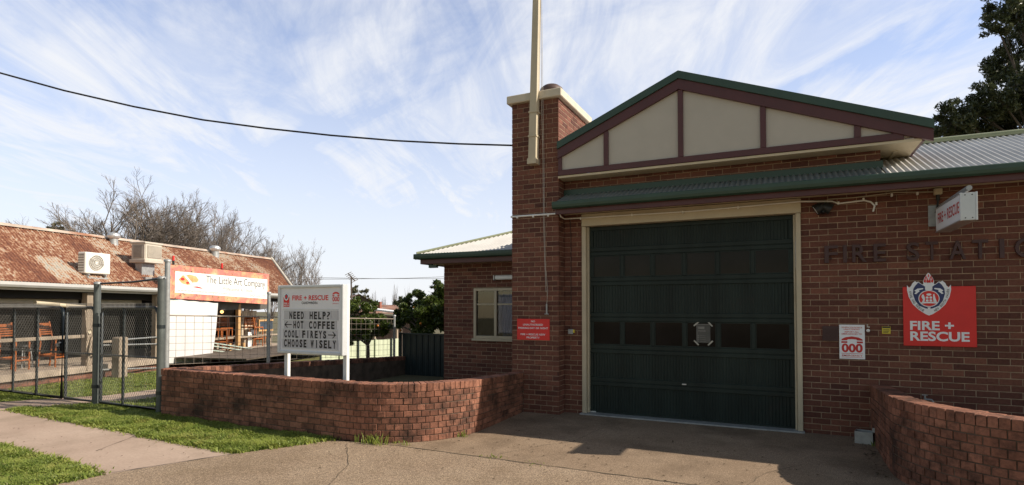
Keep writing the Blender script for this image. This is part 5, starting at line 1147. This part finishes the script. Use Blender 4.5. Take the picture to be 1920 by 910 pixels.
mb = MB(); q0 = [(-260, 30), (0, 137), (120, 170), (250, 200), (380, 225), (500, 241), (620, 254), (740, 264), (860, 270), (962, 273)]
A_, B_ = Vector((-4.36, 9.5, 0)), Vector((-16, 4.0, 0)); nn = (B_ - A_).normalized(); nn = Vector((nn.y, -nn.x, 0)); q = []
for px, py in q0: d = ray(px, py); t_ = (A_ - Vector((0, 0, 0))).dot(nn) / d.dot(nn); q.append(EYE + d * t_)
mb.tube(q, .0165, 8); solo('overhead_cable', mb, M['cord'], 'thick black overhead service cable sagging across the sky to the chimney', 'cable')
T = thing('cable_bracket', 'small bracket and insulator holding the overhead cable to the chimney side', 'bracket', (CX0, 9.5, 4.7))
hk = W(957, 273, y=9.5); mb = MB(); mb.bbox((CX0 - .03, 9.44, hk.z - .09), (CX0 - .002, 9.56, hk.z + .09), .004); part('plate', mb, M['galv'], T)
mb = MB(); mb.tube([(CX0 - .03, 9.5, hk.z), (CX0 - .12, 9.49, hk.z + .005)], [.02, .028], 8); part('insulator', mb, M['ink'], T)
for pts, lab in (([(560, 524), (650, 523.5), (760, 522), (838, 519)], 'upper thin distant power line above the citrus trees'), ([(540, 520), (600, 521), (700, 522.5), (835, 523)], 'lower thin distant power line behind the letter board')):
    mb = MB(); mb.tube([W(x, y, D=40 + i) for i, (x, y) in enumerate(pts)], .017, 5); solo('power_line', mb, P('line_grey', (.16, .17, .19), .6), lab, 'power line', 'distant power lines')

# ================================================================ TREES
KID = (6, 6, 5, 3, 2)
def twigs(mb, p, d, L, r, lev, rnd, up=.06, kids=5, maxlev=4, spread=.6, n=3):
    segs = 6 if lev == 0 else (4 if lev < 3 else 3); pts = [p.copy()]; dd = d.copy(); bend = Vector((rnd.gauss(0, .05), rnd.gauss(0, .05), up))
    for i in range(segs):
        dd = (dd + bend + Vector((rnd.gauss(0, .07), rnd.gauss(0, .07), rnd.gauss(0, .06)))).normalized(); pts.append(pts[-1] + dd * (L / segs))
    mb.tube(pts, r, max(3, n - lev), cap=False, r2=r * .42, smooth=True)
    if lev >= maxlev: return
    k = max(2, KID[lev] + kids - 5 + (1 if lev == 2 else 0))
    for j in range(k):
        t = .30 + .68 * (j + rnd.random() * .9) / k; i = min(segs - 1, int(t * segs)); q = lerp(pts[i], pts[i + 1], min(1, t * segs - i))
        bd = (pts[i + 1] - pts[i]).normalized(); a = Vector((rnd.gauss(0, 1), rnd.gauss(0, 1), rnd.gauss(.1, .6))); a = (a - bd * a.dot(bd)).normalized()
        twigs(mb, q, (bd + a * spread * rnd.uniform(.7, 1.2)).normalized(), L * rnd.uniform(.40, .58) * (1.1 - .35 * t), max(.006, r * .50), lev + 1, rnd, up, kids, maxlev, spread, n)
BG = 'bare winter trees behind the shop'
def bare_tree(px, pytop, D, width_px, label, seed, kids=5, maxlev=4, base_z=None, spread=.62, up=.035, name='bare_tree', rmul=1.0, group=BG):
    rnd = random.Random(seed); top = W(px, pytop, D=D); b = Vector((top.x, top.y, gz(top.x, top.y))); H = top.z - b.z; T = thing(name, label, 'tree', tuple(b), 0, group)
    tk = MB(); hl = H * .22; tk.tube([b, b + Vector((.1, 0, hl * .5)), b + Vector((.0, .1, hl))], H * .022 * rmul, 8, r2=H * .017 * rmul); part('trunk', tk, M['bark'], T)
    cr_ = MB(); rad = width_px / 2 / F * D; nl = 32 if width_px > 250 else 16
    for i in range(nl):
        a = 2 * math.pi * i / nl + rnd.uniform(-.35, .35); a = i * 2.39996 + rnd.uniform(-.25, .25); tilt = math.sqrt((i + .3) / nl); hz_ = rad * tilt * .88; vz = (H - hl) * math.sqrt(max(.12, 1 - (tilt * .92) ** 2)) * .86
        v = Vector((math.cos(a) * hz_, math.sin(a) * hz_, vz)); L_ = v.length * rnd.uniform(.86, 1.0); d0 = (v.normalized() + Vector((math.cos(a), math.sin(a), 0)) * .12 * tilt).normalized()
        twigs(cr_, b + Vector((0, .1, hl * rnd.uniform(.7, 1))), d0, L_, H * .0075 * rmul, 0, rnd, up, kids, maxlev, spread, 5)
    fk = b + Vector((0, 0, hl)); up_ = max((p - fk).z for p in cr_.v); sd = sorted(abs((p - fk).dot(RIGHT)) for p in cr_.v); si = sd[int(len(sd) * .985)]
    kz, kx = (H - hl) / up_, rad / max(.01, si)
    cr_.v = [Vector((fk.x + (p.x - fk.x) * kx, fk.y + (p.y - fk.y) * kx, fk.z + (p.z - fk.z) * (kz if p.z > fk.z else 1))) for p in cr_.v]
    part('crown', cr_, M['bark'], T); return T
bare_tree(250, 322, 34, 275, 'largest bare winter tree with a wide domed crown behind the rusty roof', 131, kids=5)
bare_tree(348, 352, 37, 160, 'bare winter tree joined to the right side of the largest crown', 32, kids=5)
bare_tree(412, 378, 42, 120, 'middling bare tree between the largest crown and the bushy tree over the banner', 37, kids=5)
bare_tree(455, 406, 40, 170, 'lower bushy bare tree behind the turbine vent over the banner', 33, kids=5, rmul=.8)
bare_tree(508, 425, 44, 80, 'slender bare tree just above the end of the rusty roof', 34, kids=4, rmul=.7, up=.14)
bare_tree(565, 440, 30, 110, 'spiky bare tree standing alone in the sky left of the letter board', 35, kids=4, maxlev=3, rmul=.75, up=.12)
bare_tree(60, 402, 36, 150, 'sparse bare tree showing over the left end of the rusty roof', 36, kids=4, maxlev=3, rmul=.7)
PGR = 'thin bare poplars on the horizon'
for px, py, D, lab in ((702, 542, 90, 'thin bare poplar just right of the brown gable'), (739, 528, 95, 'tallest thin bare poplar over the rusty roofs'), (764, 532, 90, 'thin bare poplar half behind the big citrus tree'), (719, 553, 120, 'smallest faint poplar between the two taller ones')):
    bare_tree(px, py, D, 12, lab, px, kids=4, maxlev=2, spread=.22, up=.25, name='poplar', rmul=.9, group=PGR)

def leaves(mb_v, mb_f, centres, n, size, rnd, squash=.8, long=1.6, droop=0.0):
    C = np.array([tuple(c[0]) for c in centres]); Rr = np.array([c[1] for c in centres]); wts = Rr ** 2; wts = wts / wts.sum()
    idx = rnd.choice(len(C), n, p=wts); dirs = rnd.normal(size=(n, 3)); dirs /= np.linalg.norm(dirs, axis=1)[:, None]
    rad = Rr[idx] * (rnd.random(n) ** .45); P0 = C[idx] + dirs * rad[:, None] * np.array([1, 1, squash])
    a = rnd.normal(size=(n, 3)); a[:, 2] -= droop; a /= np.linalg.norm(a, axis=1)[:, None]; b = rnd.normal(size=(n, 3)); b -= a * (a * b).sum(1)[:, None]; b /= np.linalg.norm(b, axis=1)[:, None]
    s = size * rnd.uniform(.6, 1.3, n)[:, None]
    return np.stack([P0 - a * s * long, P0 + b * s * .5, P0 + a * s * long, P0 - b * s * .5], 1)
def quads_mesh(name, Q, mat, parent=None):
    n = len(Q); me = bpy.data.meshes.new(name); me.vertices.add(n * 4); me.vertices.foreach_set('co', Q.reshape(-1).astype('f4')); me.loops.add(n * 4); me.loops.foreach_set('vertex_index', np.arange(n * 4, dtype='i4')); me.polygons.add(n); me.polygons.foreach_set('loop_start', np.arange(0, n * 4, 4, dtype='i4')); me.update(calc_edges=True); me.validate(); me.materials.append(mat)
    o = bpy.data.objects.new(name, me); COL.objects.link(o)
    if parent: o.parent = parent; ROOT[o.name] = ROOT[parent.name]
    return o
def leafy(name, label, trunk_px, D, blobs, nl, size, mat, group=None, sub=9, tr=.2, oranges=0, baseoff=None, subr=(.22, .42), droop=0.0, thick=.06):
    rnd = np.random.default_rng(abs(hash(trunk_px)) % 1000 if False else int(trunk_px)); tp = W(trunk_px, 600, D=D); b = Vector((tp.x, tp.y, gz(tp.x, tp.y))); T = thing(name, label, 'tree', tuple(b), 0, group)
    big = []; cen = []
    for px, py, dd, rp in blobs:
        c = W(px, py, D=D + dd); r = rp / F * (D + dd); big.append((c, r))
        for _ in range(sub):
            v = rnd.normal(size=3); v /= np.linalg.norm(v); v *= rnd.random() ** .35; cen.append((c + Vector(v) * r * .82, r * rnd.uniform(*subr)))
    Q = leaves(None, None, cen, nl, size, rnd, droop=droop); inv = np.array(b); part_o = quads_mesh('foliage', Q - inv, mat, T)
    mb = MB(); hgt = min(c.z for c, r in big) - b.z; fork = b + Vector((0, 0, max(.5, hgt * .75))); mb.tube([b, lerp(b, fork, .5) + Vector((.08 * tr, 0, 0)), fork], tr, 9, r2=tr * .75); part('trunk', mb, M['bark2'], T)
    mb = MB(); rn2 = random.Random(5)
    for c, r in big:
        m_ = lerp(fork, c, .5) + Vector((rn2.uniform(-.2, .2), rn2.uniform(-.2, .2), r * .25)); mb.tube([fork, m_, c], [tr * .5, tr * .32, tr * .14], 6, cap=False)
        for k_ in range(6): e = c + Vector((rn2.gauss(0, 1), rn2.gauss(0, 1), rn2.gauss(.1, .8))).normalized() * r * .8; mb.tube([lerp(m_, c, rn2.uniform(.4, 1)), lerp(c, e, .5) + Vector((0, 0, .05)), e], [tr * .14, tr * .09, tr * .04], 4, cap=False)
    part('limb', mb, M['bark2'], T)
    for k_ in range(oranges):
        c, r = big[k_ % len(big)]; v = Vector((rn2.gauss(0, 1), rn2.gauss(0, .5) - .9, rn2.gauss(-.2, .7))).normalized() * r * .92; p = c + v; mb = MB(); rr_ = .036; mb.lathe([(rr_ * math.sin(math.pi * i / 6), -rr_ * math.cos(math.pi * i / 6)) for i in range(7)], p, 8); part('orange', mb, M['orange'], T)
    return T
leafy('evergreen_tree', 'tall dark evergreen tree rising behind the right hand roof', 1985, 21, [(1905, 10, 0, 62), (1985, 20, 1, 95), (1868, 48, 0, 30), (2060, 100, 0, 90), (1905, 150, 1, 62), (1870, 178, 0, 50), (1960, 160, 0, 85), (1840, 215, 1, 48), (1790, 222, .5, 42), (1762, 245, 1, 34), (1885, 225, 2, 48), (1935, 230, 2, 60), (2040, 230, 1, 90), (1830, 262, 2, 40), (1900, 268, 2, 40), (1900, 95, 2, 34), (1960, 85, 2, 60), (1990, -60, 1, 90), (1925, 195, 1, 60), (1815, 240, 2, 46), (1880, 120, 1, 40), (1780, 250, 1.5, 36)], 85000, .056, M['leaf'], sub=26, tr=.13, droop=.5, subr=(.16, .32))
leafy('citrus_tree', 'taller dark citrus tree with a pointed top above the dark green fence', 800, 16.5, [(800, 590, 0, 36), (770, 600, .5, 30), (822, 560, 0, 30), (785, 568, .5, 26), (818, 538, .3, 14), (755, 590, .5, 20), (835, 600, 0, 34), (765, 562, .6, 13), (742, 606, .3, 14), (850, 560, .4, 26), (792, 612, -.2, 24), (760, 585, .3, 18), (822, 600, -.2, 26), (812, 578, -.3, 24), (790, 582, .9, 24)], 19000, .042, M['citrus'], 'citrus trees behind the yard', sub=9, tr=.07, oranges=7, subr=(.24, .44))
leafy('citrus_tree', 'lower citrus tree hung with oranges behind the wire mesh fence', 690, 15.2, [(672, 585, 0, 24), (700, 600, 0, 26), (655, 600, 0, 26), (718, 618, 0, 16), (690, 622, 0, 26), (660, 628, 0, 20), (640, 595, .3, 22), (698, 572, .3, 12), (664, 572, .2, 16), (684, 605, -.2, 20), (712, 604, .2, 16)], 13000, .042, M['citrus'], 'citrus trees behind the yard', sub=8, tr=.06, oranges=9, subr=(.24, .44))
leafy('gum_tree', 'small pale gum tree on the skyline above the brown gable', 676, 60, [(670, 545, 0, 12), (683, 550, 0, 10), (693, 560, 0, 8), (664, 556, 0, 8)], 900, .10, P('gum_leaf', (.10, .10, .055), .6, var=.3), None, sub=5, tr=.14)
leafy('gum_tree', 'small olive tree top peeping over the ridge at the left', 105, 45, [(106, 424, 0, 10), (112, 428, 0, 8), (98, 428, 0, 8)], 700, .09, P('olive_leaf', (.10, .10, .05), .6, var=.3), None, sub=5, tr=.2)
leafy('round_shrub', 'dark shrub top just left of the big citrus tree on the skyline', 752, 30, [(752, 566, 0, 10), (762, 562, 0, 9), (745, 570, 0, 8)], 800, .06, M['leaf'], None, sub=5, tr=.08)

# ================================================================ GRASS
def inpoly(P_, poly):
    x, y = P_[:, 0], P_[:, 1]; ins = np.zeros(len(P_), bool); n = len(poly)
    for i in range(n):
        (x0, y0), (x1, y1) = poly[i], poly[(i + 1) % n]; c = ((y0 > y) != (y1 > y)) & (x < (x1 - x0) * (y - y0) / (y1 - y0 + 1e-12) + x0); ins ^= c
    return ins
def grass(name, poly, n, h, seed, minus=(), zb=-.006, wide=.006, box=None, edge=.05):
    r = np.random.default_rng(seed); xs_, ys_ = [p[0] for p in poly], [p[1] for p in poly]; bx = box or (min(xs_), min(ys_), max(xs_), max(ys_))
    Pp = np.column_stack([r.uniform(bx[0], bx[2], n), r.uniform(bx[1], bx[3], n)]); k = inpoly(Pp + r.normal(0, edge, Pp.shape), poly)
    for m_ in minus: k &= ~inpoly(Pp, m_)
    thin = np.sin(Pp[:, 0] * 2.3 + 1.7 * np.sin(Pp[:, 1] * 1.9)) * np.sin(Pp[:, 1] * 3.1 + 1.4 * np.sin(Pp[:, 0] * 1.3)); k &= r.random(len(Pp)) < np.clip(.95 - 1.1 * np.clip(thin - .35, 0, 1), .3, 1)
    Pp = Pp[k]; n = len(Pp); clump = .55 + .75 * (np.sin(Pp[:, 0] * 5.1 + 2 * np.sin(Pp[:, 1] * 4.3)) * np.sin(Pp[:, 1] * 6.7 + 1.3 * np.sin(Pp[:, 0] * 3.1)) * .5 + .5)
    hh = h * r.uniform(.5, 1.25, n) * clump; a = r.uniform(0, 6.283, n); lean = r.uniform(.3, 1.9, n) * hh; w_ = wide * r.uniform(.7, 1.6, n)
    b0 = np.column_stack([Pp[:, 0], Pp[:, 1], np.full(n, zb)]); dx, dy = np.cos(a), np.sin(a); tv = np.column_stack([-dy * w_, dx * w_, np.zeros(n)])
    mid = b0 + np.column_stack([dx * lean * .35, dy * lean * .35, hh * .62]); tip = b0 + np.column_stack([dx * lean, dy * lean, hh])
    Q = np.stack([b0 - tv, b0 + tv, mid + tv * .8, mid - tv * .8], 1); V = np.concatenate([Q.reshape(-1, 3), tip]); me = bpy.data.meshes.new(name)
    i4 = np.arange(n)[:, None] * 4; quad = (i4 + np.array([0, 1, 2, 3])).reshape(-1); tri = np.concatenate([i4 + 3, i4 + 2, n * 4 + np.arange(n)[:, None]], 1).reshape(-1)
    me.vertices.add(len(V)); me.vertices.foreach_set('co', V.reshape(-1).astype('f4')); me.loops.add(n * 7); me.loops.foreach_set('vertex_index', np.concatenate([quad, tri]).astype('i4')); me.polygons.add(n * 2)
    me.polygons.foreach_set('loop_start', np.concatenate([np.arange(n) * 4, n * 4 + np.arange(n) * 3]).astype('i4')); me.update(calc_edges=True); me.materials.append(M['grass']); o = bpy.data.objects.new(name, me); COL.objects.link(o); return props(o, kind='stuff')
grass('lawn_grass', TURF1, 110000, .052, 1, wide=.0075, box=(-12.6, 4.9, -5.5, 6.6))
grass('verge_grass', TURF2, 100000, .05, 2, wide=.0075, box=(-12, 2.2, -6.7, 4.1))
grass('yard_grass', YARD, 90000, .05, 3, minus=[INPATH], box=(-16, 5.6, -9.6, 13), zb=-.012, wide=.008)
def tuft(label, px, py, n, h, spread, seed, name='weed_tuft'):
    p = W(px, py, z=0); r = random.Random(seed); T = MB()
    for i in range(n):
        a = r.uniform(0, 6.28); q = Vector((p.x + r.gauss(0, spread), p.y + r.gauss(0, spread * .5), 0)); hh = h * r.uniform(.4, 1.1); d = Vector((math.cos(a), math.sin(a), 0)); ln = hh * r.uniform(.2, .9); s = Vector((-d.y, d.x, 0)) * .006
        T.add([q - s, q + s, q + d * ln * .4 + s + Vector((0, 0, hh * .7)), q + d * ln * .4 - s + Vector((0, 0, hh * .7)), q + d * ln + Vector((0, 0, hh))], [(0, 1, 2, 3), (3, 2, 4)])
    solo(name, T, M['grass'], label, 'weed', 'weeds along the foot of the brick wall')
tuft('large grassy weed tuft at the foot of the curved brick wall', 700, 832, 90, .15, .12, 1); tuft('tiny weed at the shaded end of the curved wall', 862, 819, 30, .09, .07, 2); tuft('low weed clump on the edge of the apron by the curved wall', 752, 834, 26, .06, .08, 3); tuft('small weed in the crack beside the grey open box', 1645, 838, 24, .07, .05, 4); tuft('small weed sprouting from the driveway joint', 925, 858, 26, .035, .09, 5); tuft('thin weed in the joint nearest the bottom edge', 1010, 872, 14, .025, .1, 6)
for px, py, lab in ((295, 802, 'yellow fallen leaf in the middle of the lawn'), (264, 785, 'small yellow fallen leaf further back on the lawn'), (106, 877, 'yellow speck of a flower on the left verge'), (65, 771, 'orange fallen leaf at the lawn corner near the gates')):
    p = W(px, py, z=.06); mb = MB(); mb.add([p + Vector((-.03, 0, 0)), p + Vector((0, -.022, .01)), p + Vector((.035, 0, .02)), p + Vector((.0, .025, .012))], [(0, 1, 2, 3)]); solo('fallen_leaf', mb, M['yellow'] if px != 65 else M['orange'], lab, 'leaf', 'fallen leaves on the grass')

# joints, cracks and litter on the concrete
def crack(name, pts, w, z, mat, seed):
    r = random.Random(seed); mb = MB(); P_ = [Vector((*p, z)) for p in pts]; q = []
    for p0, p1 in zip(P_, P_[1:]):
        n = max(2, int((p1 - p0).length / .12)); d = (p1 - p0).normalized(); nn_ = Vector((-d.y, d.x, 0))
        for i in range(n): q.append((lerp(p0, p1, i / n) + nn_ * r.gauss(0, .006), nn_, w * r.uniform(.4, 1.3)))
    q.append((P_[-1], nn_, w)); V = []
    for p, n_, ww in q: V += [p - n_ * ww, p + n_ * ww]
    mb.add(V, [(2 * i, 2 * i + 1, 2 * i + 3, 2 * i + 2) if False else (2 * i, 2 * i + 2, 2 * i + 3, 2 * i + 1) for i in range(len(q) - 1)]); solo(name, mb, mat, kind='structure')
JM = P('joint_dirt', (.055, .045, .03), .95, var=.3)
crack('footpath_joint', [tuple(W(382, 798, z=0))[:2], tuple(W(268, 812, z=0))[:2], tuple(W(180, 846, z=0))[:2]], .006, .004, JM, 1)
crack('footpath_joint', [(-6.74, 3.80), (-6.22, 4.95)], .012, .0095, JM, 2)
crack('driveway_joint', [(-4.7, 6.165), (-2.4, 6.15), (0, 6.13), (2.4, 6.108)], .009, .0095, JM, 3)
crack('driveway_crack', [(-3.3, 6.2), (-2.9, 7.0), (-2.6, 7.4), (-2.5, 8.3), (-2.2, 9.2)], .0028, .008, JM, 4)
crack('driveway_crack', [(-.4, 6.2), (-.2, 6.9), (.2, 7.5)], .0028, .008, JM, 5)
crack('apron_crack', [(-5.3, 5.95), (-4.6, 5.2), (-4.2, 4.4), (-3.2, 3.6)], .003, .010, JM, 6)
lr = random.Random(44); LIT = MB()
def flake(x, y, s):
    a_ = lr.uniform(0, 6.28); d = Vector((math.cos(a_), math.sin(a_), 0)); n_ = Vector((-d.y, d.x, 0)); z_ = .012; p = Vector((x, y, z_))
    LIT.add([p - d * s, p - n_ * s * .45 + Vector((0, 0, s * .3)), p + d * s, p + n_ * s * .45 + Vector((0, 0, s * .35))], [(0, 1, 2, 3)])
for _ in range(260): flake(lr.uniform(-5.2, 1.5), 6.1 + abs(lr.gauss(0, 1.1)), lr.uniform(.008, .022))
for _ in range(120): flake(lr.uniform(-6, 2), lr.uniform(4.2, 6.1), lr.uniform(.008, .02))
for _ in range(150): t_ = lr.random(); p = lerp(Vector((-5.6, 6.05, 0)), Vector((-4.75, 6.3, 0)), t_) if lr.random() < .3 else Vector((1.03 - abs(lr.gauss(0, .06)), lr.uniform(7.3, 9.3), 0)); flake(p.x + lr.gauss(0, .03), p.y + lr.gauss(0, .03), lr.uniform(.01, .025))
for _ in range(70): flake(lr.uniform(-11, -6.4), lr.uniform(3.9, 5.1), lr.uniform(.006, .016))
solo('leaf_litter', LIT, P('dead_leaf', (.075, .05, .028), .9, var=.5, scale=4), kind='stuff')
